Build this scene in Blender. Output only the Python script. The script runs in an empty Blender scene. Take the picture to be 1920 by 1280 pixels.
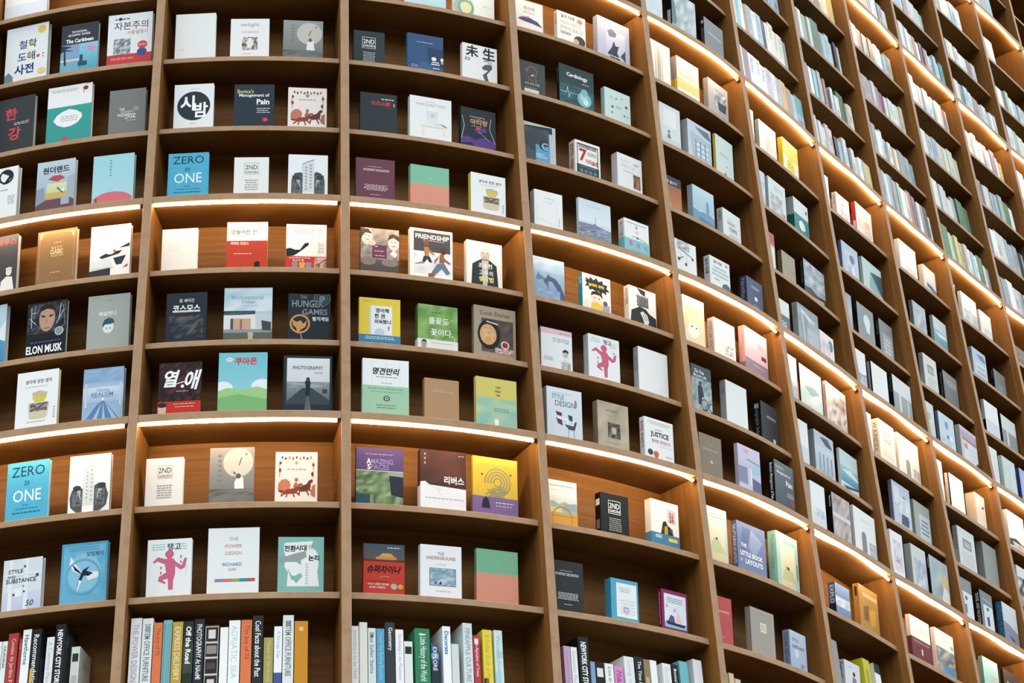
import bpy, math, random
from mathutils import Vector, Matrix

# ------------------------------------------------------------------ camera, sky, exposure
scene = bpy.context.scene
C = scene.collection
cam_data = bpy.data.cameras.new('camera')
cam = bpy.data.objects.new('camera', cam_data)
C.objects.link(cam)
scene.camera = cam
cam_data.sensor_fit = 'HORIZONTAL'
cam_data.sensor_width = 36.0
F_PX = 3711.217
cam_data.lens = F_PX / 1920 * 36.0
cam_data.shift_x = -(985.2859 - 960) / 1920
cam_data.shift_y = (-54.4719 - 640) / 1920
PITCH, ROLL, EYE = 0.6587791, -0.0742107, 1.400
fwd = Vector((0, math.cos(PITCH), math.sin(PITCH)))
up0 = Vector((0, -math.sin(PITCH), math.cos(PITCH)))
right = Vector((1, 0, 0)) * math.cos(ROLL) + up0 * math.sin(ROLL)
up = -Vector((1, 0, 0)) * math.sin(ROLL) + up0 * math.cos(ROLL)
M = Matrix((right, up, -fwd)).transposed().to_4x4()
M.translation = Vector((0, 0, EYE))
cam.matrix_world = M
cam_data.clip_end = 200
cam_data.dof.use_dof = False

world = bpy.data.worlds.new('atrium_daylight')
scene.world = world
world.use_nodes = True
wn = world.node_tree
wn.nodes.clear()
w_out = wn.nodes.new('ShaderNodeOutputWorld')
w_bg = wn.nodes.new('ShaderNodeBackground')
w_tc = wn.nodes.new('ShaderNodeTexCoord')
w_sep = wn.nodes.new('ShaderNodeSeparateXYZ')
w_map = wn.nodes.new('ShaderNodeMapRange')
w_map.inputs['From Min'].default_value = -1
w_map.inputs['From Max'].default_value = 1
w_ramp = wn.nodes.new('ShaderNodeValToRGB')
cr = w_ramp.color_ramp
cr.elements[0].position = 0.0
cr.elements[0].color = (0.012, 0.010, 0.009, 1)
cr.elements[1].position = 1.0
cr.elements[1].color = (0.93, 0.98, 1.0, 1)
for pos, col in ((0.49, (0.012, 0.010, 0.009, 1)), (0.53, (0.012, 0.012, 0.012, 1)), (0.64, (0.06, 0.063, 0.065, 1)), (0.75, (0.58, 0.62, 0.64, 1))):
    e = cr.elements.new(pos)
    e.color = col
wn.links.new(w_tc.outputs['Generated'], w_sep.inputs[0])
wn.links.new(w_sep.outputs['Z'], w_map.inputs['Value'])
wn.links.new(w_map.outputs[0], w_ramp.inputs[0])
wn.links.new(w_ramp.outputs[0], w_bg.inputs['Color'])
w_bg.inputs['Strength'].default_value = 5.2
wn.links.new(w_bg.outputs[0], w_out.inputs[0])

vs = scene.view_settings
scene.display_settings.display_device = 'sRGB'
vs.view_transform = 'Standard'
vs.look = 'None'
vs.exposure = 0.0
vs.gamma = 1.0
vs.use_curve_mapping = False

# ------------------------------------------------------------------ small helpers
def lin(c):
    return c / 12.92 if c <= 0.04045 else ((c + 0.055) / 1.055) ** 2.4

def rgb(h):
    if len(h) == 3:
        h = ''.join(a * 2 for a in h)
    return tuple(lin(int(h[i:i + 2], 16) / 255) for i in (0, 2, 4))

def new_mat(name):
    m = bpy.data.materials.new(name)
    m.use_nodes = True
    return m, m.node_tree, m.node_tree.nodes['Principled BSDF']

def wood_mat(name, scale, dark, mid, light):
    m, nt, b = new_mat(name)
    N = nt.nodes.new
    tc, mp, ns, ramp = N('ShaderNodeTexCoord'), N('ShaderNodeMapping'), N('ShaderNodeTexNoise'), N('ShaderNodeValToRGB')
    mp.inputs['Scale'].default_value = scale
    ns.inputs['Scale'].default_value = 1.0
    ns.inputs['Detail'].default_value = 5.0
    ns.inputs['Roughness'].default_value = 0.6
    ns.inputs['Distortion'].default_value = 0.6
    r = ramp.color_ramp
    r.elements[0].position, r.elements[0].color = 0.28, (*dark, 1)
    r.elements[1].position, r.elements[1].color = 0.74, (*light, 1)
    e = r.elements.new(0.5)
    e.color = (*mid, 1)
    L = nt.links.new
    L(tc.outputs['Object'], mp.inputs[0]); L(mp.outputs[0], ns.inputs['Vector'])
    L(ns.outputs['Fac'], ramp.inputs[0]); L(ramp.outputs[0], b.inputs['Base Color'])
    bp = N('ShaderNodeBump')
    bp.inputs['Strength'].default_value = 0.06
    L(ns.outputs['Fac'], bp.inputs['Height']); L(bp.outputs[0], b.inputs['Normal'])
    b.inputs['Roughness'].default_value = 0.5
    b.inputs['Specular IOR Level'].default_value = 0.12
    return m

WOOD_D, WOOD_M, WOOD_L = (0.145, 0.060, 0.0135), (0.190, 0.083, 0.020), (0.238, 0.110, 0.030)
wood_flat = wood_mat('wood_level_grain', (2.2, 2.2, 55), WOOD_D, WOOD_M, WOOD_L)
front_wood = wood_mat('wood_front_edge', (18, 18, 18), (0.33, 0.200, 0.112), (0.375, 0.235, 0.138), (0.415, 0.268, 0.163))  # paler, greyer wood colour for the fronts of boards and uprights
wood_up = wood_mat('wood_upright_grain', (60, 60, 1.6), WOOD_D, WOOD_M, WOOD_L)

paper, nt, b = new_mat('printed_paper')
att = nt.nodes.new('ShaderNodeAttribute')
att.attribute_name = 'ink'
ptc = nt.nodes.new('ShaderNodeTexCoord')
pns = nt.nodes.new('ShaderNodeTexNoise')
pns.inputs['Scale'].default_value = 420
pmix = nt.nodes.new('ShaderNodeMix')
pmix.data_type = 'RGBA'
pmix.blend_type = 'MULTIPLY'
pmix.inputs['Factor'].default_value = 0.06
nt.links.new(ptc.outputs['Object'], pns.inputs['Vector'])
nt.links.new(att.outputs['Color'], pmix.inputs['A'])
nt.links.new(pns.outputs['Fac'], pmix.inputs['B'])
nt.links.new(pmix.outputs['Result'], b.inputs['Base Color'])
b.inputs['Roughness'].default_value = 0.42
b.inputs['Specular IOR Level'].default_value = 0.16

pages, nt, b = new_mat('page_edges')
ptc = nt.nodes.new('ShaderNodeTexCoord')
pmp = nt.nodes.new('ShaderNodeMapping')
pmp.inputs['Scale'].default_value = (3, 1400, 3)
pns = nt.nodes.new('ShaderNodeTexNoise')
prm = nt.nodes.new('ShaderNodeValToRGB')
prm.color_ramp.elements[0].color = (0.50, 0.47, 0.40, 1)
prm.color_ramp.elements[1].color = (0.78, 0.76, 0.70, 1)
nt.links.new(ptc.outputs['Object'], pmp.inputs[0])
nt.links.new(pmp.outputs[0], pns.inputs['Vector'])
nt.links.new(pns.outputs['Fac'], prm.inputs[0])
nt.links.new(prm.outputs[0], b.inputs['Base Color'])
b.inputs['Roughness'].default_value = 0.8

glow, nt, b = new_mat('lit_light_strip')
b.inputs['Base Color'].default_value = (0.9, 0.85, 0.75, 1)
b.inputs['Emission Color'].default_value = (1.0, 0.78, 0.53, 1)
b.inputs['Emission Strength'].default_value = 20.0
gn = nt.nodes.new('ShaderNodeTexNoise')
gn.inputs['Scale'].default_value = 30
gr = nt.nodes.new('ShaderNodeMapRange')
gr.inputs['To Min'].default_value = 74.0
gr.inputs['To Max'].default_value = 90.0
nt.links.new(gn.outputs['Fac'], gr.inputs['Value'])
nt.links.new(gr.outputs[0], b.inputs['Emission Strength'])

capm, nt, b = new_mat('black_rubber')
cn = nt.nodes.new('ShaderNodeTexNoise')
cr2 = nt.nodes.new('ShaderNodeValToRGB')
cr2.color_ramp.elements[0].color = (0.010, 0.010, 0.010, 1)
cr2.color_ramp.elements[1].color = (0.022, 0.021, 0.020, 1)
nt.links.new(cn.outputs['Fac'], cr2.inputs[0])
nt.links.new(cr2.outputs[0], b.inputs['Base Color'])
b.inputs['Roughness'].default_value = 0.6

def empty(name, loc, label=None, cat=None, group=None):
    o = bpy.data.objects.new(name, None)
    o.empty_display_size = 0.05
    o.location = loc
    C.objects.link(o)
    if label: o['label'] = label
    if cat: o['category'] = cat
    if group: o['group'] = group
    return o

def mesh_obj(name, verts, faces, mat, parent=None, cols=None, smooth=False):
    me = bpy.data.meshes.new(name)
    me.from_pydata(verts, [], faces)
    me.materials.append(mat)
    if cols is not None:
        ca = me.color_attributes.new('ink', 'FLOAT_COLOR', 'CORNER')
        flat = []
        for f in cols:
            for c in f:
                flat += (c[0], c[1], c[2], 1.0)
        ca.data.foreach_set('color', flat)
    if smooth:
        me.polygons.foreach_set('use_smooth', [True] * len(me.polygons))
    me.update()
    o = bpy.data.objects.new(name, me)
    C.objects.link(o)
    if parent is not None:
        o.parent = parent
    return o

# ------------------------------------------------------------------ the curved bookcase wall
W = 0.750                  # width of one column
P = [(-2.2426, 6.5417), (-1.5005, 6.4331), (-0.7559, 6.5229), (-0.0682, 6.8221), (0.5283, 7.2766), (1.0023, 7.8579), (1.4034, 8.4916), (1.806, 9.1244), (2.2117, 9.7552), (2.6252, 10.3809), (3.0486, 11.0), (3.4778, 11.615), (3.907, 12.2301), (4.3362, 12.8451)]                  # front centre line of each upright, in plan
Z = {-7: 3.211, -6: 3.541, -5: 3.871, -4: 4.191, -3: 4.5143, -2: 4.8149, -1: 5.1143, 0: 5.4133, 1: 5.7468, 2: 6.0833, 3: 6.418, 4: 6.7504, 5: 7.1267, 6: 7.4851, 7: 7.8462, 8: 8.1892, 9: 8.5863, 10: 8.9696, 11: 9.3836, 12: 9.7361, 13: 10.1111}                  # height of every shelf board (middle of its front edge)
SAG = [0.025, 0.025, 0.025, 0.025, 0.025, 0.01, 0.005, 0.005, 0.005, 0.005, 0.005, 0.005, 0.005]              # how far each column's shelves bow out
LIT = [-3, 0, 4, 8, 11]             # boards that carry a light strip
REC = 0.037              # plain boards sit this far behind the uprights
DEPTH = 0.20
T_UP, T_LIT, T_BOARD = 0.034, 0.028, 0.023
TOP = Z[13]

def frame(b):
    A, B = Vector(P[b]), Vector(P[b + 1])
    T = (B - A) / W
    return A, T, Vector((-T.y, T.x))

def plan(b, a, d):
    """point in plan: a along column b, d behind the front line"""
    A, T, n = frame(b)
    s = a / W
    return A + T * a + n * (d - 4 * SAG[b] * s * (1 - s))

def tangent(b, a):
    A, T, n = frame(b)
    t = (T - n * (4 * SAG[b] * (1 - 2 * a / W) / W)).normalized()
    return t

def half_turn(i):
    if i == 0 or i == len(P) - 1: return 0.0
    A, B = frame(i - 1)[1], frame(i)[1]
    return math.atan2(A.x * B.y - A.y * B.x, A.dot(B)) / 2

def curved_slab(name, b, d0, d1, z0, z1, mat, parent, n=12, bevel=0.0015):
    gap = T_UP / 2 + 0.0004 if d0 < DEPTH else 0.004
    tl, tr = math.tan(half_turn(b)), math.tan(half_turn(b + 1))
    ring = []
    # cross-section with a softened front edge
    sec = [(d0, z0 + bevel), (d0, z1 - bevel), (d0 + bevel, z1), (d1, z1), (d1, z0), (d0 + bevel, z0)]
    V, Fc = [], []
    base = parent_loc(parent)
    for i in range(n + 1):
        for d, z in sec:
            a0, a1 = gap + max(d * tl, -0.02) + 0.0004, W - gap - max(d * tr, -0.02) - 0.0004
            a = a0 + (a1 - a0) * i / n
            p = plan(b, a, d)
            V.append((p.x - base.x, p.y - base.y, z - base.z))
    k = len(sec)
    for i in range(n):
        for j in range(k):
            j2 = (j + 1) % k
            Fc.append((i * k + j, (i + 1) * k + j, (i + 1) * k + j2, i * k + j2))
    Fc.append(tuple(range(k)))
    Fc.append(tuple(n * k + j for j in reversed(range(k))))
    o = mesh_obj(name, V, Fc, mat, parent)
    if d0 < 0.1:                                    # paler wood colour along the front
        o.data.materials.append(front_wood)
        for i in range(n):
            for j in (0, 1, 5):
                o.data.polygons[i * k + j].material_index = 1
    return o

def parent_loc(o):
    v = Vector((0, 0, 0))
    while o is not None:
        v += Vector(o.location)
        o = o.parent
    return v

def upright(i, parent):
    if i == 0: T = frame(0)[1]
    elif i == len(P) - 1: T = frame(i - 1)[1]
    else: T = (frame(i - 1)[1] + frame(i)[1]).normalized()
    n = Vector((-T.y, T.x))
    base = parent_loc(parent)
    h, bv = T_UP / 2, 0.0015
    sec = [(-h, bv), (-h, DEPTH), (h, DEPTH), (h, bv), (h - bv, 0), (-h + bv, 0)]
    V, Fc = [], []
    for z in (0.0, TOP):
        for s, d in sec:
            p = Vector(P[i]) + T * s + n * d
            V.append((p.x - base.x, p.y - base.y, z - base.z))
    k = len(sec)
    for j in range(k):
        Fc.append((j, j + k, (j + 1) % k + k, (j + 1) % k))
    Fc.append(tuple(range(k)))
    Fc.append(tuple(k + j for j in reversed(range(k))))
    o = mesh_obj('side_panel', V, Fc, wood_up, parent)
    o.data.materials.append(front_wood)
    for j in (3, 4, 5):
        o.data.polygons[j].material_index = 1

def tube(name, pts, r, mat, parent, seg=8):
    V, Fc = [], []
    base = parent_loc(parent)
    for i, p in enumerate(pts):
        t = (pts[min(i + 1, len(pts) - 1)] - pts[max(i - 1, 0)]).normalized()
        side = t.cross(Vector((0, 0, 1))).normalized()
        upv = side.cross(t)
        for j in range(seg):
            g = 2 * math.pi * j / seg
            q = p + side * (r * math.cos(g)) + upv * (r * math.sin(g)) - base
            V.append(tuple(q))
    for i in range(len(pts) - 1):
        for j in range(seg):
            j2 = (j + 1) % seg
            Fc.append((i * seg + j, i * seg + j2, (i + 1) * seg + j2, (i + 1) * seg + j))
    Fc.append(tuple(reversed(range(seg))))
    Fc.append(tuple((len(pts) - 1) * seg + j for j in range(seg)))
    return mesh_obj(name, V, Fc, mat, parent, smooth=True)

ORD = ['first', 'second', 'third', 'fourth', 'fifth', 'sixth', 'seventh', 'eighth', 'ninth', 'tenth', 'eleventh', 'twelfth', 'thirteenth']
rnd = random.Random(4)
for b in range(len(P) - 1):
    col = empty('bookcase_column', (P[b][0], P[b][1], 0),
                '%s wooden bookcase column from the left, open shelves between tall uprights' % ORD[b],
                'bookcase', 'columns of the curved bookcase wall')
    col['kind'] = 'thing'
    upright(b, col)
    if b == len(P) - 2:
        upright(b + 1, col)
    curved_slab('back_panel', b, DEPTH + 0.006, DEPTH + 0.014, 0.0, TOP, wood_flat, col, bevel=0.0005)
    for k in sorted(Z):
        lit = k in LIT
        th = T_LIT if lit else T_BOARD
        sh = curved_slab('shelf', b, 0.001 if lit else REC, DEPTH + 0.0055, Z[k] - th / 2, Z[k] + th / 2, wood_flat, col)
        if lit:
            zb = Z[k] - th / 2
            pts = []
            a0, a1 = 0.024, W - 0.031
            wob = (0.0015 if b < 4 else 0.004)
            ph = rnd.uniform(0, 6.28)
            for i in range(33):
                f = i / 32
                a = a0 + (a1 - a0) * f
                d = 0.011 + (0 if b < 4 else wob * (1 + math.sin(ph + f * 9)))
                drop = 0.0058 + wob * 0.6 * (1 + math.sin(ph * 2 + f * 7)) + (0.009 * max(0, f - 0.93) / 0.07 if b > 2 else 0)
                p = plan(b, a, d)
                pts.append(Vector((p.x, p.y, zb - drop)))
            tube('light_strip', pts, 0.0046, glow, sh)
            e0 = pts[-1] - (pts[-1] - pts[-2]).normalized() * 0.001
            e1 = e0 + (pts[-1] - pts[-2]).normalized() * 0.008
            tube('end_cap', [e0, e1], 0.0064, capm, sh)

# ------------------------------------------------------------------ floor of the hall
floor, nt, b = new_mat('hall_floor_stone')
fn = nt.nodes.new('ShaderNodeTexNoise')
fn.inputs['Scale'].default_value = 3
fr = nt.nodes.new('ShaderNodeValToRGB')
fr.color_ramp.elements[0].color = (0.014, 0.012, 0.010, 1)
fr.color_ramp.elements[1].color = (0.030, 0.026, 0.022, 1)
nt.links.new(fn.outputs['Fac'], fr.inputs[0])
nt.links.new(fr.outputs[0], b.inputs['Base Color'])
fo = mesh_obj('floor', [(-12, -10, 0), (16, -10, 0), (16, 22, 0), (-12, 22, 0)], [(0, 1, 2, 3)], floor)
fo['kind'] = 'structure'

# ------------------------------------------------------------------ books
# cover drawings: a tiny language, u left to right and v top to bottom of the part
# of the cover that shows above the shelf edge (the foot of a cover hides behind it)
VS = 0.85
_txt = {}

def text_tris(s, bold):
    key = (s, bold)
    if key not in _txt:
        cu = bpy.data.curves.new('lettering', 'FONT')
        cu.body = s
        cu.size = 1.0
        cu.resolution_u = 2
        cu.offset = (0.013, 0.0, 0.028)[bold] if bold != 1 else 0.0
        ob = bpy.data.objects.new('lettering', cu)
        me = bpy.data.meshes.new_from_object(ob)
        me.calc_loop_triangles()
        vs = [(v.co.x, v.co.y) for v in me.vertices]
        tr = [tuple(t.vertices) for t in me.loop_triangles]
        bpy.data.meshes.remove(me)
        bpy.data.objects.remove(ob)
        bpy.data.curves.remove(cu)
        if vs:
            x0 = min(v[0] for v in vs); x1 = max(v[0] for v in vs)
            y0 = min(v[1] for v in vs); y1 = max(v[1] for v in vs)
        else:
            x0 = y0 = 0; x1 = y1 = 1
        _txt[key] = (vs, tr, x0, x1, y0, y1)
    return _txt[key]

class Cover:
    """one printed cover: boards, spine and everything printed on them, one mesh"""
    def __init__(s, w, h, t):
        s.w, s.h, s.t = w, h, t
        s.V, s.F, s.K, s.lay = [], [], [], 0
    def quad(s, pts, cols):
        n = len(s.V)
        s.V += pts
        s.F.append(tuple(range(n, n + len(pts))))
        s.K.append(cols)
    def box(s, x0, x1, y0, y1, z0, z1, c):
        p = [(x, y, z) for z in (z0, z1) for y in (y0, y1) for x in (x0, x1)]
        for f in ((0, 2, 3, 1), (4, 5, 7, 6), (0, 1, 5, 4), (2, 6, 7, 3), (0, 4, 6, 2), (1, 3, 7, 5)):
            s.quad([p[i] for i in f], [c] * 4)
    def pt(s, u, v):
        v = v * VS if v < 0.99 else v
        return (u * s.w, -0.00006 * s.lay - 0.0001, s.h * (1 - min(v, 1)))
    def poly(s, uv, cols):
        if any(u < 0 or u > 1 or v < 0 for u, v in uv):      # trim ink to the cover
            for ax, lim, sg in ((0, 0, 1), (0, 1, -1), (1, 0, 1)):
                res, cl = [], []
                for i in range(len(uv)):
                    p, q, cp, cq = uv[i - 1], uv[i], cols[i - 1], cols[i]
                    dp, dq = (p[ax] - lim) * sg, (q[ax] - lim) * sg
                    if (dp < 0) != (dq < 0):
                        f = dp / (dp - dq)
                        res.append((p[0] + (q[0] - p[0]) * f, p[1] + (q[1] - p[1]) * f)); cl.append(cp)
                    if dq >= 0:
                        res.append(q); cl.append(cq)
                uv, cols = res, cl
                if len(uv) < 3: return
        s.quad([s.pt(u, v) for u, v in uv], cols)
    def spt(s, q, v):      # spine: q across, v down
        return (-0.00006 * s.lay - 0.0001, s.t * (1 - q), s.h * (1 - v))
    def draw(s, op):
        a = op.split()
        k = a[0]
        s.lay += 1
        g = lambda i: float(a[i])
        if k == 'R':
            u0, v0, u1, v1 = g(1), g(2), g(3), g(4)
            c1 = rgb(a[5]); c2 = rgb(a[6]) if len(a) > 6 else c1
            s.poly([(u0, v1), (u1, v1), (u1, v0), (u0, v0)], [c2, c2, c1, c1])
        elif k == 'Q':
            c = rgb(a[5])
            s.quad([s.spt(g(1), g(4)), s.spt(g(3), g(4)), s.spt(g(3), g(2)), s.spt(g(1), g(2))], [c] * 4)
        elif k in 'EO':
            u, v, r1 = g(1), g(2), g(3)
            asp = s.w / s.h / VS
            if k == 'E':
                r2, c = g(4), rgb(a[5])
                n = 22
                s.poly([(u + r1 * math.cos(-6.2832 * i / n), v + r2 * asp * math.sin(-6.2832 * i / n)) for i in range(n)], [c] * n)
            else:
                wd, c = g(4), rgb(a[5])
                n = 26
                for i in range(n):
                    t0, t1 = -6.2832 * i / n, -6.2832 * (i + 1) / n
                    s.poly([(u + r * math.cos(t), v + r * asp * math.sin(t)) for r, t in ((r1, t0), (r1, t1), (r1 - wd, t1), (r1 - wd, t0))][::-1], [c] * 4)
        elif k == 'L':
            u0, v0, u1, v1, wd, c = g(1), g(2), g(3), g(4), g(5), rgb(a[6])
            hh = s.h * VS
            dx, dy = (u1 - u0) * s.w, (v1 - v0) * hh
            l = math.hypot(dx, dy) or 1
            nx, ny = -dy / l * wd / 2, dx / l * wd * s.w / hh / 2
            s.poly([(u0 + nx, v0 + ny), (u1 + nx, v1 + ny), (u1 - nx, v1 - ny), (u0 - nx, v0 - ny)], [c] * 4)
        elif k == 'P':
            c = rgb(a[1])
            q = [float(x) for x in a[2:]]
            uv = list(zip(q[::2], q[1::2]))
            ar = sum(uv[i - 1][0] * uv[i][1] - uv[i][0] * uv[i - 1][1] for i in range(len(uv)))
            if ar > 0: uv.reverse()
            s.poly(uv, [c] * len(uv))
        elif k == 'N':
            u0, v0, u1, v1, seed, n = g(1), g(2), g(3), g(4), int(a[5]), int(a[6])
            cs = [rgb(x) for x in a[7:]]
            r = random.Random(seed)
            G = [[r.random() for _ in range(n + 1)] for _ in range(n + 1)]
            def cc(i, j):
                x = G[j][i] * 0.999 * (len(cs) - 1)
                m = int(x); f = x - m
                return tuple(p + (q - p) * f for p, q in zip(cs[m], cs[m + 1]))
            for j in range(n):
                for i in range(n):
                    ua, ub = u0 + (u1 - u0) * i / n, u0 + (u1 - u0) * (i + 1) / n
                    va, vb = v0 + (v1 - v0) * j / n, v0 + (v1 - v0) * (j + 1) / n
                    s.poly([(ua, vb), (ub, vb), (ub, va), (ua, va)], [cc(i, j + 1), cc(i + 1, j + 1), cc(i + 1, j), cc(i, j)])
        elif k == 'X':
            u0, v0, u1, v1, rows, c = g(1), g(2), g(3), g(4), int(a[5]), rgb(a[6])
            r = random.Random(rows * 7 + len(op))
            st = (v1 - v0) / rows
            for j in range(rows):
                v = v0 + st * (j + 0.25)
                ins = r.uniform(0, 0.12) * (u1 - u0)
                u = u0 + ins
                while u < u1 - ins:
                    l = r.uniform(0.04, 0.10)
                    e = min(u + l, u1 - ins)
                    s.poly([(u, v + st * 0.45), (e, v + st * 0.45), (e, v), (u, v)], [c] * 4)
                    u = e + 0.018
        elif k in 'TZ':
            txt = a[1].replace('_', ' ')
            fl = a[7] if len(a) > 7 else ''
            if k == 'Z':
                fl = a[3] if len(a) > 3 else ''
            bold = 0 if 'b' in fl else (2 if 'h' in fl else 1)
            vs, tr, x0, x1, y0, y1 = text_tris(txt, bold)
            if not vs or x1 - x0 < 1e-6 or y1 - y0 < 1e-6: return
            if k == 'T':
                u, v, hv, mw, c = g(2), g(3), g(4), g(5), rgb(a[6])
                hgt = hv * s.h * VS
                sc = hgt / (y1 - y0)
                wd = (x1 - x0) * sc
                mx = mw * s.w
                sx = sc
                if 'v' in fl:                      # runs down the cover
                    mx = mw * s.h * VS
                    hgt = hv * s.w; sc = hgt / (y1 - y0); wd = (x1 - x0) * sc; sx = sc
                if wd > mx or 'f' in fl: sx = sc * mx / wd; wd = mx
                n = len(s.V)
                cx, cz = u * s.w, s.h * (1 - v * VS)
                off = 0 if 'l' in fl else wd / 2
                sh = 0.25 if 's' in fl else 0
                y = -0.00006 * s.lay - 0.0001
                for x, yy in vs:
                    px = (x - x0) * sx - off
                    pz = (yy - y0) * sc - hgt / 2
                    px += pz * sh
                    if 'v' in fl: px, pz = pz, -px
                    s.V.append((cx + px, y, cz + pz))
            else:                                   # lettering down the spine
                c = rgb(a[2])
                hgt = s.t * 0.55
                sc = hgt / (y1 - y0)
                mx = s.h * 0.72
                sx = min(sc, mx / (x1 - x0))
                if 'f' in fl: sx = mx / (x1 - x0)
                n = len(s.V)
                x = -0.00006 * s.lay - 0.0001
                for xx, yy in vs:
                    s.V.append((x, s.t / 2 - ((yy - y0) * sc - hgt / 2), s.h * 0.93 - (xx - x0) * sx))
            for t in tr:
                tt = [n + i for i in t]
                s.F.append(tuple(tt))
                s.K.append([c] * 3)

def book(loc, yaw, tilt, w, h, t, art, label, group, spine_out=False):
    """loc: lower front left corner (spine foot) of a face-out book, or the front left foot of a spine-out one"""
    ops = [x.strip() for x in art.split(';') if x.strip()]
    hd = ops[0].split()
    front = rgb(hd[0])
    spc = rgb(hd[1]) if len(hd) > 1 else front
    cv = Cover(w, h, t)
    cb = 0.0012
    cv.box(0, w, 0, cb, 0, h, front)
    cv.box(0, w, t - cb, t, 0, h, spc)
    cv.box(0, cb, cb, t - cb, 0, h, spc)
    band = []
    for o in ops[1:]:
        if o[0] in 'Bb':
            band.append(o[1:].strip())
        else:
            cv.draw(o)
    root = empty('book', loc, label, 'book', group)
    if spine_out:
        root.matrix_world = Matrix.Translation(Vector(loc)) @ Matrix.Rotation(yaw, 4, 'Z') @ Matrix.Rotation(math.pi / 2, 4, 'Z') @ Matrix.Translation(Vector((0, -t, 0)))
    else:
        root.matrix_world = Matrix.Translation(Vector(loc)) @ Matrix.Rotation(yaw, 4, 'Z') @ Matrix.Rotation(tilt, 4, 'X')
    mesh_obj('cover', cv.V, cv.F, paper, root, cv.K)
    g = 0.0025
    x0, x1, y0, y1, z0, z1 = cb, w - g, cb, t - cb, g, h - g
    p = [(x, y, z) for z in (z0, z1) for y in (y0, y1) for x in (x0, x1)]
    mesh_obj('page_block', p, [(0, 2, 3, 1), (4, 5, 7, 6), (0, 1, 5, 4), (2, 6, 7, 3), (0, 4, 6, 2), (1, 3, 7, 5)], pages, root)
    if band:                                        # paper band round the foot of the cover
        v0 = float(band[0].split()[0]); bc = band[0].split()[1]
        hb = h * (1 - v0 * VS)
        bd = Cover(w, h, t)
        bd.box(-0.0004, w + 0.0004, -0.0014, -0.001, 0.0003, hb, rgb(bc))
        bd.box(-0.0012, -0.0004, -0.0014, t, 0.0003, hb, rgb(bc))
        bd.lay = 24
        for o in band[1:]:
            bd.draw(o)
        mesh_obj('paper_band', bd.V, bd.F, paper, root, bd.K)
    return root

TILT = math.radians(5)
G_FACE = 'books shown cover out on the curved shelves'
G_SPINE = 'books standing spine out on the shelves'

def shelf_top(k):
    return Z[k] + (T_LIT if k in LIT else T_BOARD) / 2

def face_book(b, k, a, w, h, t, label, art):
    rec = (0.0 if k in LIT else REC) + 0.044
    q = plan(b, a, rec)
    tn = tangent(b, a + w / 2)
    book((q.x, q.y, shelf_top(k) + 0.0003), math.atan2(tn.y, tn.x), TILT, w, h, t, art, label, G_FACE)

def spine_book(b, k, a, t, h, d, label, art, rec):
    q = plan(b, a, rec)
    tn = tangent(b, a + t / 2)
    book((q.x, q.y, shelf_top(k) + 0.0003), math.atan2(tn.y, tn.x), 0, d, h, t, art, label, G_SPINE, True)

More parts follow.
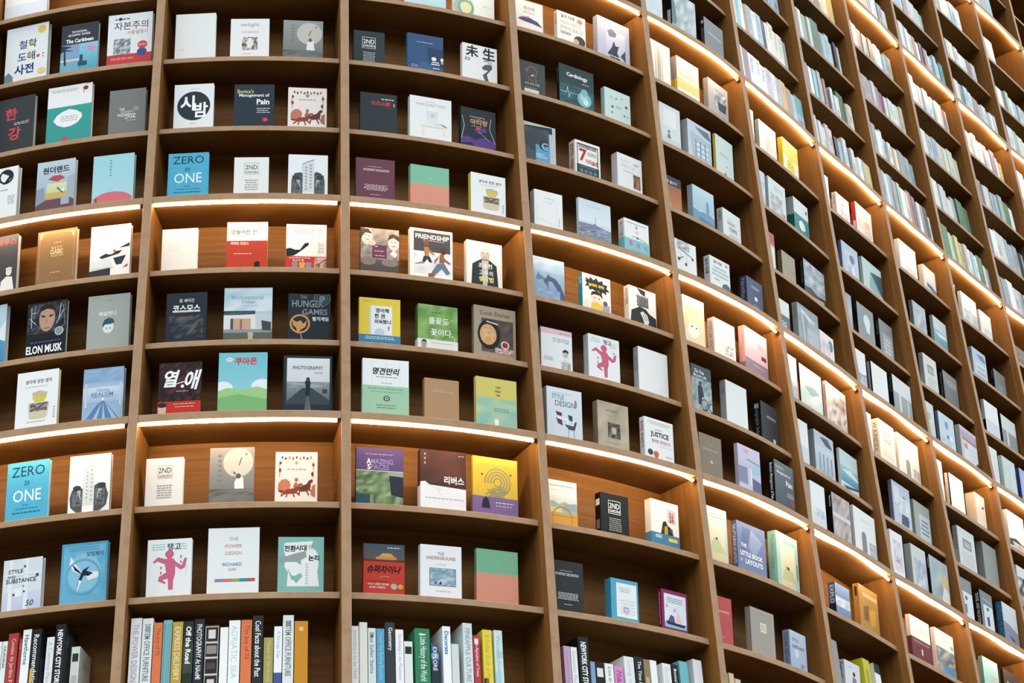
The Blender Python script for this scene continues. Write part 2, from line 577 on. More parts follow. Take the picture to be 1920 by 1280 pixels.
FACE = """
0|3|0.0298|0.1951|0.2874|0.0200|white and pale blue book cut off by the top left corner|eef3f7;R 0 .8 1 1 dfeaf5
0|2|0.0669|0.1877|0.2897|0.0260|pale blue book with three lines of dark blue lettering and gold dots|eaf0ef;R 0 0 1 .5 dfe9ee eef2ee;E .84 .12 .1 .1 e6c35a;T 철학 .52 .36 .17 .52 1d2a7c b;T 도해 .5 .6 .17 .52 1d2a7c b;T 사전 .46 .84 .19 .52 1d2a7c h;E .78 .63 .04 .04 d8455e;T : .9 .63 .08 .05 1d2a7c b;E .62 .35 .05 .05 c9b84a;E .6 .58 .05 .05 c9b84a;P 6d8b90 0 1 0 .92 .1 .86 .2 .95 .22 1;E .88 .93 .1 .07 ecd08a
0|2|0.3126|0.1588|0.2507|0.0220|black topped travel book with palm tree and pink flag over sea|27323b;T THE_NATIONAL .48 .17 .05 .42 f3f5f6 b;T GEOGRAPHIC_TRAVELER .48 .24 .05 .6 f3f5f6 b;T The_Caribbean .5 .37 .09 .74 ffffff h;R 0 .45 .5 1 8f9fc4 5ab7cc;R .5 .45 1 1 8fd0e2 2f95b5;R 0 .78 .5 .82 e7d8d2;P 1d2b33 0 .45 .3 .5 .1 .54 .36 .6 .12 .58 .16 .9 .1 .9 .08 .58 0 .62;P e78bb7 .68 .5 .95 .55 .9 .63 .74 .62;R .52 .7 .6 .95 1c3d55;R .48 .85 .72 .95 23495f
0|2|0.5107|0.1856|0.2666|0.0240|white book with grey sketch, brush lettering and red foot|e9eff1;X .15 .08 .5 .13 1 3a4a55;E .27 .1 .04 .04 27323b;T 자본주의 .52 .25 .17 .76 1c2329;T 사용설명서 .66 .4 .09 .46 d56a75;N .14 .52 .52 .86 3 7 e9eff1 8b959a 4e5a60 dfe6e8;R 0 .85 1 1 c93b3b;T 오래_내려_갈피_나에이 .34 .94 .05 .5 f2d8d4;E .79 .68 .11 .1 d6545a;E .78 .83 .11 .1 3f4d96;X .71 .66 .87 .7 1 f3d6d6
0|1|0.0430|0.1864|0.2697|0.0240|charcoal book with scrawled red brush characters at left edge|2b3338;T 한 .45 .32 .24 .44 d2464a h;T 강 .55 .72 .26 .5 d2464a h;X .5 .5 .9 .56 2 cfd4d6;E .87 .5 .02 .02 d2464a
0|1|0.2833|0.1856|0.2798|0.0200|white topped teal book holding a white cloud label|f5f7f6;X .05 .06 .7 .12 2 a9b2b4;E .85 .09 .06 .05 8d1f2a;L .85 .02 .98 .0 .012 8d1f2a;L .8 .13 .82 .18 .015 a03038;R 0 .4 1 1 35a39b 2f9a94;P f7f8f7 .15 .66 .22 .56 .34 .5 .5 .46 .66 .5 .78 .57 .8 .64 .7 .74 .55 .79 .4 .8 .25 .75;X .3 .58 .7 .7 3 aeb9b8;E .42 .99 .06 .03 c94b5e
0|1|0.5415|0.1480|0.2245|0.0240|plain mid grey book with small white scrambled lettering|7b7d7c;T THE .35 .47 .06 .14 f2f2f2 b;T WONDERFUL .5 .54 .06 .36 c6c8c7 b;T WIZARD .4 .61 .07 .34 f2f2f2 b;T OF .48 .69 .05 .1 f2f2f2 b;T OZ .64 .64 .1 .2 f2f2f2 h;E .74 .48 .08 .07 9a9c9b;X .5 .73 .75 .76 1 d8d8d8
0|0|0.0487|0.1596|0.2428|0.0280|white book with a black ink swirl, cut by the left edge|f3f5f5;P 15181a .55 .1 .7 .06 .88 .18 .72 .33 .6 .36 .76 .19;O .68 .2 .2 .05 15181a;X .55 .45 .75 .5 1 9ba3a5;X .74 .6 .95 .8 5 b6bcbe
0|0|0.2870|0.1554|0.2337|0.0240|busy pale blue comic book of a room interior, boxed title|cfdbe4;R 0 0 1 1 c3d4e0 9fb2c0;T 원더랜드 .5 .2 .15 .7 1a2026 h;P b94b56 .3 .4 .42 .33 .62 .33 .75 .4 .55 .47;R .28 .5 .8 .72 e9e3b8 cdd88f;R .22 .7 .8 .82 d9b26b;R 0 .84 1 1 6d4a55;P 8ea0b0 0 .6 .2 .55 .24 .85 0 .95;P a9b6c3 .8 .4 1 .35 1 .9 .82 .8;R .66 .84 .88 .98 a8b5c2;L .55 .6 .7 .72 .03 2b3540;P e6ecf0 .62 .66 .75 .58 .74 .72
0|0|0.5143|0.1619|0.2252|0.0240|light aqua book with a pink hill along the foot|a8dbe6;R 0 0 1 1 a3d8e4 b2dfe8;X .4 .1 .46 .5 6 6f9aa8;E .5 1.12 .55 .34 d9727c;L .38 .8 .5 .74 .01 e7c07d;E .1 .98 .03 .03 a34450
0|-1|0.0737|0.1503|0.2540|0.0260|dark charcoal book with red title and seated man, left edge|3a3d3f;T 마우스 .68 .13 .13 .6 c8443e b;E .78 .72 .08 .1 d9cfc6;P e3e6e6 .55 1 .58 .88 .72 .8 .88 .82 .97 1;R .3 .76 .52 1 c9cccd;E .78 .66 .09 .05 c9c2ba
0|-1|0.3025|0.1572|0.2409|0.0220|golden brown book with thin gilt frame and small gilt title|8a6a44 a07f55;L .06 .05 .06 .97 .008 c3a268;L .93 .05 .93 .97 .008 c3a268;L .06 .05 .93 .05 .008 c3a268;P d8b676 .07 .05 .2 .05 .12 .09 .1 .16 .07 .16;P d8b676 .92 .05 .8 .05 .87 .09 .89 .16 .92 .16;X .4 .24 .6 .27 1 d8b676;T B_E_S_T .5 .36 .05 .3 e0c48a b;T CLASSIC .5 .44 .09 .32 e8cf98 h;T COLLECTION .5 .52 .045 .32 e0c48a b;X .36 .84 .6 .88 1 d8b676
0|-1|0.5145|0.1546|0.2303|0.0220|white book with black and white angular shapes and red accents|f6f6f5;T 도시의_신 .6 .16 .12 .7 d2d4d4;P 2b3033 .22 .66 .45 .57 .8 .55 .72 .62 .3 .7;P b33a40 .45 .6 .6 .52 .66 .57 .52 .62;P 2b3033 .72 .5 .98 .4 .98 .48;P 30363a .58 .7 .9 .66 .8 .84 .66 .85;P 30363a 0 .94 .52 .9 .52 1 0 1;P c94a4e .82 .92 .95 .84 .95 .9;E .5 .58 .1 .05 f1f1f1;P dfe2e4 0 .74 .5 .7 .6 .9 0 .9
0|-2|0.0609|0.1483|0.2527|0.0260|light blue book mostly outside the left edge of the frame|bfd9e8;R 0 .6 1 1 5aa0c8 3f88b8;P e8f1f6 .7 .6 1 .3 1 .7
0|-2|0.2922|0.1557|0.2338|0.0200|black book with a large face of a man and bold white name|14171c;N .02 .03 .98 .62 7 13 0f1216 1a2129 55606a 12151a 39434e;E .5 .33 .2 .34 b58a72;E .5 .36 .18 .3 c29a80;P 1c1a1a .28 .3 .32 .1 .5 .04 .68 .1 .72 .3 .66 .18 .5 .14 .34 .18;E .42 .3 .035 .015 2a2422;E .58 .3 .035 .015 2a2422;L .49 .34 .48 .44 .02 9a705c;L .43 .53 .57 .53 .02 8a4f48;P 15181c .15 .74 .3 .62 .45 .66 .55 .66 .72 .62 .9 .74;E .82 .62 .11 .11 8d9496;L .1 .08 .12 .5 .02 b5bcc2;L .2 .05 .16 .3 .02 8d969c;L .06 .3 .24 .44 .015 cfd5d9;L .84 .06 .8 .4 .02 b5bcc2;L .92 .2 .74 .46 .015 cfd5d9;L .9 .1 .96 .5 .012 8d969c;O .82 .62 .11 .02 cfd4d6;L .24 .2 .1 .2 .012 dfe4e6;E .39 .28 .05 .012 2a211e;E .61 .28 .05 .012 2a211e;X .06 .77 .95 .83 1 3c4fa0;T ELON_MUSK .47 .94 .16 .9 ffffff h
0|-2|0.5267|0.1586|0.2300|0.0240|pale sage grey book with small blue haired cartoon head|a9b1aa;X .45 .1 .6 .14 1 8d958f;T 복실언니 .47 .38 .09 .5 eef2ee h;E .5 .66 .13 .15 e8ece8;P 2c5578 .36 .6 .4 .51 .5 .47 .6 .49 .65 .57 .56 .6 .42 .6 .38 .66;E .46 .68 .015 .015 2c5578;E .55 .68 .015 .015 2c5578
0|-3|0.2981|0.1572|0.2293|0.0200|white book with cream lunch box, yellow spine edge, near left edge|f4f7f7 e2c84b;T 생각에_관한_생각 .52 .2 .08 .64 22282c b;X .2 .29 .75 .31 1 9aa2a4;P c9bf9a .38 .42 .55 .38 .74 .43 .72 .55 .4 .55;P e3cd3c .4 .5 .7 .5 .68 .6 .44 .6;P d8cfae .3 .62 .8 .62 .76 .88 .7 .92 .38 .92 .32 .88;N .34 .62 .76 .78 5 7 30343a 8d6b62 5b6472 c9c3bc;X .9 .72 .95 .95 6 a9b0b2;X .25 .96 .75 .99 1 a9b0b2
0|-3|0.5477|0.1478|0.2104|0.0260|misty blue book picturing a long arcaded hall|9dbbd8;R 0 0 1 .4 7fa3cc a9c5de;R 0 .4 1 .72 d5e2ee a8c3dc;N .02 .02 .98 .3 9 6 7fa3cc 9dbbd8 86a8ce;T VISUAL .5 .47 .07 .36 8ea6c0 b;T REALISM .48 .56 .09 .56 6f8db0 b;L .22 .62 .78 .62 .006 7a93b0;P 5f87b5 0 1 .35 .78 .47 .7 .53 .7 .62 .78 1 1;P a9c5de .2 1 .48 .72 .34 1;P a9c5de .5 1 .51 .72 .6 1;P a9c5de .8 1 .55 .72 .95 1;E .5 .66 .03 .04 f4f8fb;P c8d8e8 .05 .35 .1 .3 .12 .8 .05 .85;P c8d8e8 .9 .35 .95 .3 .96 .85 .9 .8
0|-4|0.2803|0.1559|0.2247|0.0200|sky blue book with big serif lettering, left of white twin heads|4fb0d2;T ZERO .5 .18 .19 .78 20374d;T to .48 .4 .1 .12 20374d s;T ONE .5 .64 .22 .66 f4fafc;X .4 .8 .55 .83 1 2a6f92;X .2 .86 .8 .9 1 2f7da0;X .12 .93 .88 .98 1 2a6f92
0|-4|0.5101|0.1478|0.2209|0.0220|white book with grey ink twin heads, left of a tall upright|f6f7f6;P dfe2e2 .34 .28 .62 .2 .62 .95 .34 .97;L .34 .28 .62 .2 .012 b9bebf;X .42 .3 .46 .85 8 a9b0b2;X .53 .26 .57 .9 8 a9b0b2;P 50565a .06 .98 .03 .8 .08 .66 .2 .6 .34 .64 .34 1;P 50565a .92 .98 .96 .78 .88 .6 .72 .55 .62 .6 .62 1;N .1 .7 .32 .97 4 6 474d50 7d8487 5c6265;N .65 .66 .88 .97 5 6 474d50 7d8487 5c6265;P b5babd .2 .68 .28 .66 .3 .74 .22 .76;P b5babd .72 .66 .8 .67 .79 .75 .71 .74;L .26 .74 .3 .84 .02 c9cdcf;L .72 .74 .7 .84 .02 c9cdcf;L .18 .9 .3 .91 .02 2a3033;L .7 .9 .82 .9 .02 2a3033;L .16 .72 .24 .73 .016 23282b;L .74 .72 .84 .73 .016 23282b;E .2 .62 .1 .06 3a4145;E .8 .6 .1 .06 3a4145
0|-5|0.3027|0.1396|0.1891|0.0260|pale lavender window patterned book with dark serif title, left edge|dde4ec;R 0 .7 1 1 d3dcec bac9e2;R .15 0 .25 1 ebf0f4;R .55 0 .65 1 ebf0f4;R 0 .3 1 .36 e6ecf1;R .3 .62 .5 .8 eef3f6;T STYLE .32 .26 .09 .42 2d3947 b;T AND .22 .37 .06 .2 2d3947 b;T SUBSTANCE .47 .46 .09 .78 2d3947 b;E .55 .17 .03 .03 43505e;E .88 .38 .04 .04 43505e;E .3 .75 .03 .03 2d3947;E .56 .7 .025 .025 2d3947;E .54 .58 .02 .02 6a7682;T 50 .72 .95 .12 .28 1f2b3a s
0|-5|0.5083|0.1612|0.2194|0.0240|bright blue book with a black and white diving bird|57a9d0;R 0 0 1 1 4c9fc9 6db5d6;N .05 .05 .95 .95 2 5 57a9d0 6db5d6 7cc0dc 57a9d0;E .5 .55 .36 .4 8cc6e0;X .12 .07 .85 .16 2 6d93a8;T 모킹제이 .72 .22 .09 .36 17263c b;P e8eef2 .48 .58 .2 .24 .18 .4 .28 .52;P 1e2746 .5 .6 .24 .38 .3 .5;P e8eef2 .5 .54 .85 .55 .8 .66 .6 .7;P 1e2746 .48 .5 .62 .44 .55 .52 .7 .57 .6 .62 .5 .6 .44 .72 .36 .8 .4 .66;P f2f5f7 .4 .68 .46 .7 .36 .9;O .48 .62 .38 .04 6aaecb
1|2|0.0610|0.1641|0.2389|0.0200|blank white book, left of the white book with dark portrait|eef1f0;X .1 .82 .22 .86 1 d6dad9
1|2|0.2847|0.1568|0.2069|0.0200|white square book with brown mirrored face under thin grey title|f1f2f2;T twilight .5 .17 .13 .6 a39a9a;X .3 .32 .72 .4 1 c9c6c6;N .3 .5 .7 .84 11 7 f1f2f2 5b4844 3f3230 e6dcd8;E .5 .66 .08 .16 f0ebe8;R .28 .5 .34 .56 f1f2f2;X .3 .93 .55 .96 1 bcbcbc
1|2|0.4983|0.1623|0.2023|0.0180|grey moonlit book with white figure, in the topmost row|8d9190;R 0 0 1 1 9b9f9e 6f7474;E .66 .36 .32 .32 c7c6be;X .2 .1 .28 .6 6 767b7a;L .7 .28 .64 .42 .02 3c4142;E .82 .18 .03 .03 8d9190;P e9eeee .6 .62 .68 .5 .76 .58 .8 .86 .7 .95 .66 .8 .58 .86;E .68 .54 .05 .05 6b5c58;N 0 .82 1 1 8 5 5f6564 7d8281 4e5454;P d9b7a8 .55 .52 .64 .5 .6 .6
1|1|0.0726|0.1566|0.2235|0.0200|white book with a big black disc carrying brush lettering|eef2f3;X .42 .1 .62 .13 1 b9c0c2;E .5 .52 .42 .42 22313a;T 시 .34 .45 .36 .36 ffffff h;T 밤 .68 .62 .36 .36 ffffff h;X .42 .92 .58 .96 1 b9c0c2
1|1|0.3091|0.1592|0.2147|0.0180|dark navy book with yellow and white serif title, red flower|22313f;T Bonica's .28 .17 .1 .4 d9d27a b;T Management_of .5 .28 .1 .8 ffffff b;T Pain .72 .43 .13 .34 ffffff h;L .55 .51 .88 .51 .006 b9c4cc;X .56 .58 .9 .62 1 d6dde2;X .56 .63 .88 .67 1 d6dde2;X .56 .68 .9 .72 1 d6dde2;E .78 .88 .08 .07 b5273c;E .78 .88 .04 .035 d65a62
1|1|0.5227|0.1541|0.2031|0.0180|cream book framed in red brown leaves and galloping horses, dim shelf|f1e9e2;X .24 .28 .76 .36 1 c3b3a6;E .5 .21 .05 .05 8d9a86;P c77a62 .06 0.78 .08 0.66 .16 0.58 .26 0.57 .34 0.62 .37 0.7 .33 0.8 .24 0.84 .16 0.9 .12 0.86;P 8a4634 .18 0.84 .3 0.79 .44 0.77 .52 0.72 .6 0.74 .55 0.82 .5 0.88 .34 0.89 .22 0.9;P 8a4634 .5 0.74 .57 0.67 .63 0.66 .66 0.7 .6 0.71 .56 0.78;L .24 .88 .14 .96 .035 8a4634;L .3 .88 .26 .98 .03 8a4634;L .48 .86 .58 .94 .03 8a4634;L .42 .88 .46 .98 .03 8a4634;L .19 .86 .08 .84 .04 6b3527;P 6b3527 .54 0.8 .62 0.72 .74 0.68 .8 0.6 .87 0.57 .9 0.62 .84 0.66 .84 0.76 .78 0.82 .64 0.84;L .8 .8 .88 .88 .03 6b3527;L .74 .82 .8 .94 .03 6b3527;L .6 .82 .56 .92 .03 6b3527;P b56a52 .42 0.74 .47 0.64 .53 0.66 .55 0.75;E .5 .6 .04 .04 b56a52;P b56a52 .84 0.9 .87 0.72 .95 0.68 .95 0.96;L .1 .2 .1 .55 .012 b56a52;L .9 .2 .9 .55 .012 b56a52;E .12 .24 .03 .03 6b3527;E .11 .4 .03 .05 8a4634;E .9 .28 .03 .04 8a4634;E .88 .48 .03 .05 6b3527;E 0.16 0.12 .022 .03 8a4634;E 0.24 0.14 .022 .03 6b3527;E 0.33 0.12 .022 .03 b56a52;E 0.42 0.14 .022 .03 8a4634;E 0.50 0.12 .022 .03 6b3527;E 0.59 0.14 .022 .03 b56a52;E 0.67 0.12 .022 .03 8a4634;E 0.76 0.14 .022 .03 6b3527;E 0.84 0.12 .022 .03 b56a52
1|0|0.0683|0.1560|0.2052|0.0180|sky blue book with big serif lettering, right of the tall upright|4fb0d2;T ZERO .5 .17 .19 .78 20374d;T to .48 .4 .1 .12 20374d s;T ONE .5 .62 .24 .68 f4fafc;X .4 .8 .56 .84 1 2a6f92;X .2 .87 .8 .91 1 2f7da0;X .12 .94 .88 .99 1 2a6f92
1|0|0.3215|0.1329|0.1781|0.0200|white book with small boxed black lettering, between blue and twin heads|eef0ee;L .3 .16 .7 .16 .008 8a9092;L .3 .48 .7 .48 .008 8a9092;L .3 .16 .3 .48 .008 8a9092;L .7 .16 .7 .48 .008 8a9092;T 2ND .5 .28 .12 .34 3a4144;T GARDEN .5 .42 .06 .36 6a7174;X .3 .62 .72 .95 5 b2b7b8
1|0|0.5294|0.1527|0.1923|0.0240|white book with grey ink twin heads, beside the central upright|eef2f4;P d9dfe2 .36 .24 .66 .12 .66 .98 .36 .98;L .36 .24 .66 .12 .02 7b8387;L .36 .24 .36 .98 .01 a9b0b2;X .42 .3 .48 .95 8 9aa2a6;X .54 .24 .6 .9 8 9aa2a6;P 474e53 .08 1 .08 .68 .16 .5 .3 .47 .36 .5 .36 1;P 474e53 .92 1 .92 .66 .84 .5 .72 .45 .66 .48 .66 1;N .1 .56 .34 1 4 6 3d4449 727a7e 565d61;N .68 .54 .9 1 5 6 3d4449 727a7e 565d61;P b5babd .2 .68 .28 .66 .3 .74 .22 .76;P b5babd .72 .66 .8 .67 .79 .75 .71 .74;L .26 .74 .3 .84 .02 c9cdcf;L .72 .74 .7 .84 .02 c9cdcf;L .18 .9 .3 .91 .02 2a3033;L .7 .9 .82 .9 .02 2a3033;L .16 .72 .24 .73 .016 23282b;L .74 .72 .84 .73 .016 23282b;E .2 .62 .1 .06 3a4145;E .8 .6 .1 .06 3a4145
1|-1|0.0587|0.1348|0.1911|0.0180|blank ivory book on the lit shelf under the middle strip|f0ede4;X .2 .4 .55 .6 5 e6e3da
1|-1|0.3020|0.1533|0.2094|0.0260|white and brick red half covered book with black title|f5f3ee e9e4da;T 만들어진_신 .42 .23 .11 .62 33302c b;X .12 .13 .4 .17 1 bdb6ac;X .12 .3 .66 .33 1 bdb6ac;B .44 b83f27;bT 리처드_도킨스 .32 .5 .07 .44 f6e9df h;bX .14 .72 .64 .76 1 eec3b0;bE .75 .97 .07 .06 1d1a18
1|-1|0.5250|0.1526|0.2013|0.0220|white book with black spoon like shape and red foot band|f4f1ea;T 사피엔스 .55 .16 .17 .82 a7988c;X .15 .3 .85 .34 1 d6cdc4;P 1d2326 0 .6 .1 .58 .22 .62 .34 .62 .46 .46 .56 .44 .56 .5 .48 .56 .38 .64 .2 .76 0 .8;X .78 .45 .94 .7 5 b6b0aa;B .78 c5392c;bX .08 .8 .6 .84 1 f6dcd2;bT 최고의_책 .3 .88 .06 .46 f6dcd2 b;bE .22 .96 .08 .05 8b8f94;bE .4 .96 .08 .05 d7a93e;bE .56 .96 .08 .05 8b8f94;bN .7 .8 1 1 5 5 6d3a2e c9a08a e2c4ae
1|-2|0.0898|0.1490|0.2129|0.0200|black starry book with white title and thin rule frame|232d36;N .08 .5 .92 .98 6 8 1f2932 26313b 232d36 5a5f66 1f2932;P 5d5a5c .6 .8 .78 .6 .82 .62 .7 .82 .5 .95;T 칼_세이건 .5 .17 .08 .36 e4e8ea b;T 코스모스 .5 .34 .14 .68 f4f6f7 h;L .16 .42 .84 .42 .012 f4f6f7;T COSMOS .48 .56 .08 .36 7d6a58 h;X .3 .7 .7 .73 1 5a6670
1|-2|0.3010|0.1771|0.2254|0.0180|grey blue book picturing a low modern house under clouds|b9cfdb;R 0 0 1 .5 9fc0d2 e0eaee;N 0 .02 1 .5 3 4 a8c8d8 c8dbe4 dfe9ee a8c8d8;T Architectural .48 .2 .09 .66 6f93ab;T Design .5 .3 .09 .36 6f93ab;X .32 .36 .72 .39 1 a9bfcc;N 0 .48 .65 .56 4 7 2d3a3c 56666a 2d3a3c;P dfe4e6 0 .58 .68 .55 1 .62 1 .88 0 .88;P c9cfd2 .66 .56 1 .62 1 .88 .66 .84;R .14 .64 .56 .86 d0a488;R .14 .64 .2 .86 5b5550;R .34 .66 .38 .86 8a7060;R 0 .86 1 .93 8f979b;R 0 .93 1 1 5c6458;P 3f4a4c .78 .68 .98 .72 .98 .9 .8 .88;E .56 .96 .06 .05 b8b19c
1|-2|0.5364|0.1569|0.2020|0.0200|dark slate book with a gold ring emblem|1d2a33;T THE .36 .08 .08 .16 7d868a b;T HUNGER .46 .23 .16 .74 8d969a b;T GAMES .63 .42 .13 .6 8d969a b;T 헝거게임 .76 .58 .1 .38 dfe4e6 h;O .8 .1 .2 .03 57656d;O .8 .1 .14 .025 57656d;E .8 .1 .08 .08 6d7a82;O .28 .7 .24 .045 c9965a;P c9965a .1 .6 .2 .66 .3 .62 .36 .7 .44 .62 .42 .76 .3 .84 .22 .94 .2 .8 .12 .74;L .3 .92 .36 1.0 .03 9a8a72;L .3 .45 .5 .55 .02 57656d
1|-3|0.0815|0.1523|0.2081|0.0180|black book of dark red blossoms with white brush title, red foot|2b2426;N 0 0 1 .98 12 15 17161a 221d20 2b2225 1c191c 6a322e 17161a;T 열 .28 .34 .36 .34 fbfafa hs;T 애 .78 .38 .42 .34 fbfafa hs;E .56 .51 .04 .04 fbfafa;L .22 .5 .66 .4 .02 fbfafa;X .42 .6 .7 .63 1 cdbfbc;B .83 c33429;bX .36 .87 .86 .9 1 f1cbc2;bX .4 .93 .84 .96 1 f1cbc2;bE .1 .97 .1 .08 d8b7a8;bE .1 .9 .11 .06 2b2426
1|-3|0.2928|0.1739|0.2374|0.0200|turquoise book with red block title above green hills|76c4d2;R 0 0 1 .7 74c3d2 8fd0da;E .22 .13 .07 .045 f6f8f8;T 공식 .22 .13 .045 .1 d23b3b b;T 쿠마몬 .56 .16 .14 .5 d23b3b h;E .1 .66 .2 .14 e9f3f4;E .9 .64 .22 .16 e9f3f4;P 9fcf8a 0 .72 .2 .66 .5 .7 .8 .64 1 .7 1 1 0 1;P 7fb878 0 .85 .4 .78 1 .88 1 1 0 1
1|-3|0.5241|0.1755|0.2254|0.0180|black bordered grey book, lone man walking down a railway|22303a;R .07 .05 .95 .97 dfe4e6 c9d0d4;R .07 .55 .95 .97 8d979c 4d5a62;P 3a474e .08 .97 .08 .9 .44 .6 .52 .6 .95 .88 .95 .97;N .07 .52 .95 .64 4 6 9aa3a8 6d787e b5bdc1;T PHOTOGRAPHY .5 .24 .07 .62 4f5a62 b;T Journal .72 .34 .05 .24 8b959c b;P 22292d .46 .8 .46 .62 .44 .52 .5 .46 .56 .52 .55 .64 .53 .8;E .505 .47 .04 .045 4a4038;P 5b666c .42 1 .48 .8 .52 .8 .6 1;R .8 .66 .9 .74 3c474d
1|-4|0.0518|0.1311|0.1865|0.0220|white book with small boxed black lettering on orange lit shelf|f0ede6;L .32 .18 .7 .18 .008 6d6a66;L .32 .46 .7 .46 .008 6d6a66;L .32 .18 .32 .46 .008 6d6a66;L .7 .18 .7 .46 .008 6d6a66;T 2ND .51 .28 .12 .34 2f2c2a;T GARDEN .51 .41 .06 .34 5a5652;X .3 .6 .72 .92 6 a9a49e
1|-4|0.2728|0.1547|0.2136|0.0180|grey moonlit book with white figure on the lower lit shelf|9a9994;R 0 0 1 1 a8a49c 74726e;E .64 .3 .34 .34 d9d2c0;X .18 .12 .28 .7 6 7f7d78;L .72 .2 .66 .36 .02 46443f;E .82 .14 .03 .03 8d8b84;P f0f0ea .56 .7 .64 .55 .76 .6 .78 .84 .7 1 .66 .84 .58 .92;E .65 .57 .06 .06 6b5c52;N 0 .82 1 1 8 5 66645f 86847e 55534f;P 4a4843 .52 .46 .6 .52 .56 .54
1|-4|0.5012|0.1474|0.1946|0.0200|cream book framed in red brown leaves and galloping horses, lit shelf|f4ebdf;X .24 .34 .76 .42 1 cbb9a6;E .5 .24 .04 .04 c9a95a;P d2805c .06 0.8 .08 0.68 .16 0.6 .26 0.59 .34 0.64 .37 0.72 .33 0.82 .24 0.86 .16 0.92 .12 0.88;P 96492f .18 0.86 .3 0.81 .44 0.79 .52 0.74 .6 0.76 .55 0.84 .5 0.9 .34 0.91 .22 0.92;P 96492f .5 0.76 .57 0.69 .63 0.68 .66 0.72 .6 0.73 .56 0.8;L .24 .88 .14 .96 .035 96492f;L .3 .88 .26 .98 .03 96492f;L .48 .86 .58 .94 .03 96492f;L .42 .88 .46 .98 .03 96492f;L .19 .86 .08 .84 .04 743a26;P 743a26 .54 0.82 .62 0.74 .74 0.7 .8 0.62 .87 0.59 .9 0.64 .84 0.68 .84 0.78 .78 0.84 .64 0.86;L .8 .8 .88 .88 .03 743a26;L .74 .82 .8 .94 .03 743a26;L .6 .82 .56 .92 .03 743a26;P c07450 .42 0.76 .47 0.66 .53 0.68 .55 0.77;E .5 .6 .04 .04 c07450;P c07450 .84 0.92 .87 0.74 .95 0.7 .95 0.98;L .1 .2 .1 .55 .012 c07450;L .9 .2 .9 .55 .012 c07450;E .12 .24 .03 .03 743a26;E .11 .4 .03 .05 96492f;E .9 .28 .03 .04 96492f;E .88 .48 .03 .05 743a26;E 0.16 0.12 .022 .03 96492f;E 0.24 0.14 .022 .03 743a26;E 0.33 0.12 .022 .03 c07450;E 0.42 0.14 .022 .03 96492f;E 0.50 0.12 .022 .03 743a26;E 0.59 0.14 .022 .03 c07450;E 0.67 0.12 .022 .03 96492f;E 0.76 0.14 .022 .03 743a26;E 0.84 0.12 .022 .03 c07450
1|-5|0.0745|0.1508|0.2078|0.0220|white book with a dancing pink figure, left of the colour bar book|eef3f3;X .1 .08 .4 .22 3 9cc6d0;X .66 .08 .9 .22 3 a9ced6;T 탱고 .6 .15 .14 .3 1f2426 b;E .5 .29 .1 .09 d0698a;P d0698a .4 .38 .6 .38 .64 .44 .78 .52 .84 .38 .9 .38 .86 .56 .76 .6 .64 .52 .64 .68 .6 .8 .6 .97 .5 .98 .48 .76 .36 .78 .44 .84 .42 .86 .26 .8 .28 .72 .44 .64 .4 .48 .24 .42 .14 .46 .14 .42 .24 .34;P d0698a .46 .32 .56 .32 .56 .42 .44 .42;X .3 .5 .34 .7 2 c76a84;X .74 .3 .78 .5 2 c76a84;L .9 .5 .88 .7 .005 b5c4c6
1|-5|0.2784|0.1739|0.2371|0.0180|large white book with pastel lettering above a five colour bar|eef2f2;T THE .5 .19 .055 .17 8f8ab5;T POWER .5 .31 .06 .36 d88f8f b;T DESIGN .5 .43 .06 .38 b5bd7c b;T RICHARD .48 .62 .055 .4 5f86a8 b;T JUNS .48 .71 .055 .22 c98f98 b;R .15 .86 .33 .91 9486b4;R .33 .86 .49 .91 cf7a86;R .49 .86 .63 .91 93b65c;R .63 .86 .78 .91 2f92a0;R .78 .86 .93 .91 c45560
1|-5|0.5160|0.1562|0.2025|0.0180|teal green book with a white torn map and black title|84bcb6;P eef3f2 .14 .12 .76 .08 .72 .2 .78 .24 .84 .3 .9 .4 .86 .7 .9 .98 .2 .98 .22 .7 .14 .6 .16 .4 .12 .24;P 9aa5a4 .02 .42 .2 .38 .4 .32 .6 .28 .62 .4 .5 .46 .5 .56 .4 .5 .2 .5 .04 .52;P 84bcb6 .3 .8 .5 .72 .54 .78 .4 .92;P 84bcb6 .2 .6 .3 .76 .46 .8 .3 .86;T 전환 .26 .23 .12 .26 1d2326 h;T 시대 .5 .22 .12 .26 1d2326 h;T 의 .7 .2 .1 .1 8b9694;T 논리 .78 .42 .12 .28 1d2326 h;X .6 .52 .66 .95 8 c6cdcc
2|3|0.2837|0.1825|0.2092|0.0200|white book with a pale blue foot, top of the third column|eef3f4;R 0 .55 1 1 c8e2ea a8d4e4
2|3|0.5011|0.1917|0.2181|0.0200|white book with green swirl, top of the third column|f1f4ee;E .25 .85 .25 .3 9fc0b0;E .3 .8 .14 .2 e6e3b4;O .3 .85 .2 .05 7fae9e;X .7 .7 .9 .75 1 c9cdc9
2|2|0.0585|0.1302|0.1747|0.0180|dark slate book with boxed white lettering, in the topmost row|2b373d;L .28 .2 .7 .2 .014 e6ebed;L .28 .55 .7 .55 .014 e6ebed;L .28 .2 .28 .55 .014 e6ebed;L .7 .2 .7 .55 .014 e6ebed;T 2ND .49 .33 .14 .36 f4f6f7 b;T GARDEN .49 .47 .08 .38 f4f6f7 b;X .3 .66 .7 .98 6 b9c1c5
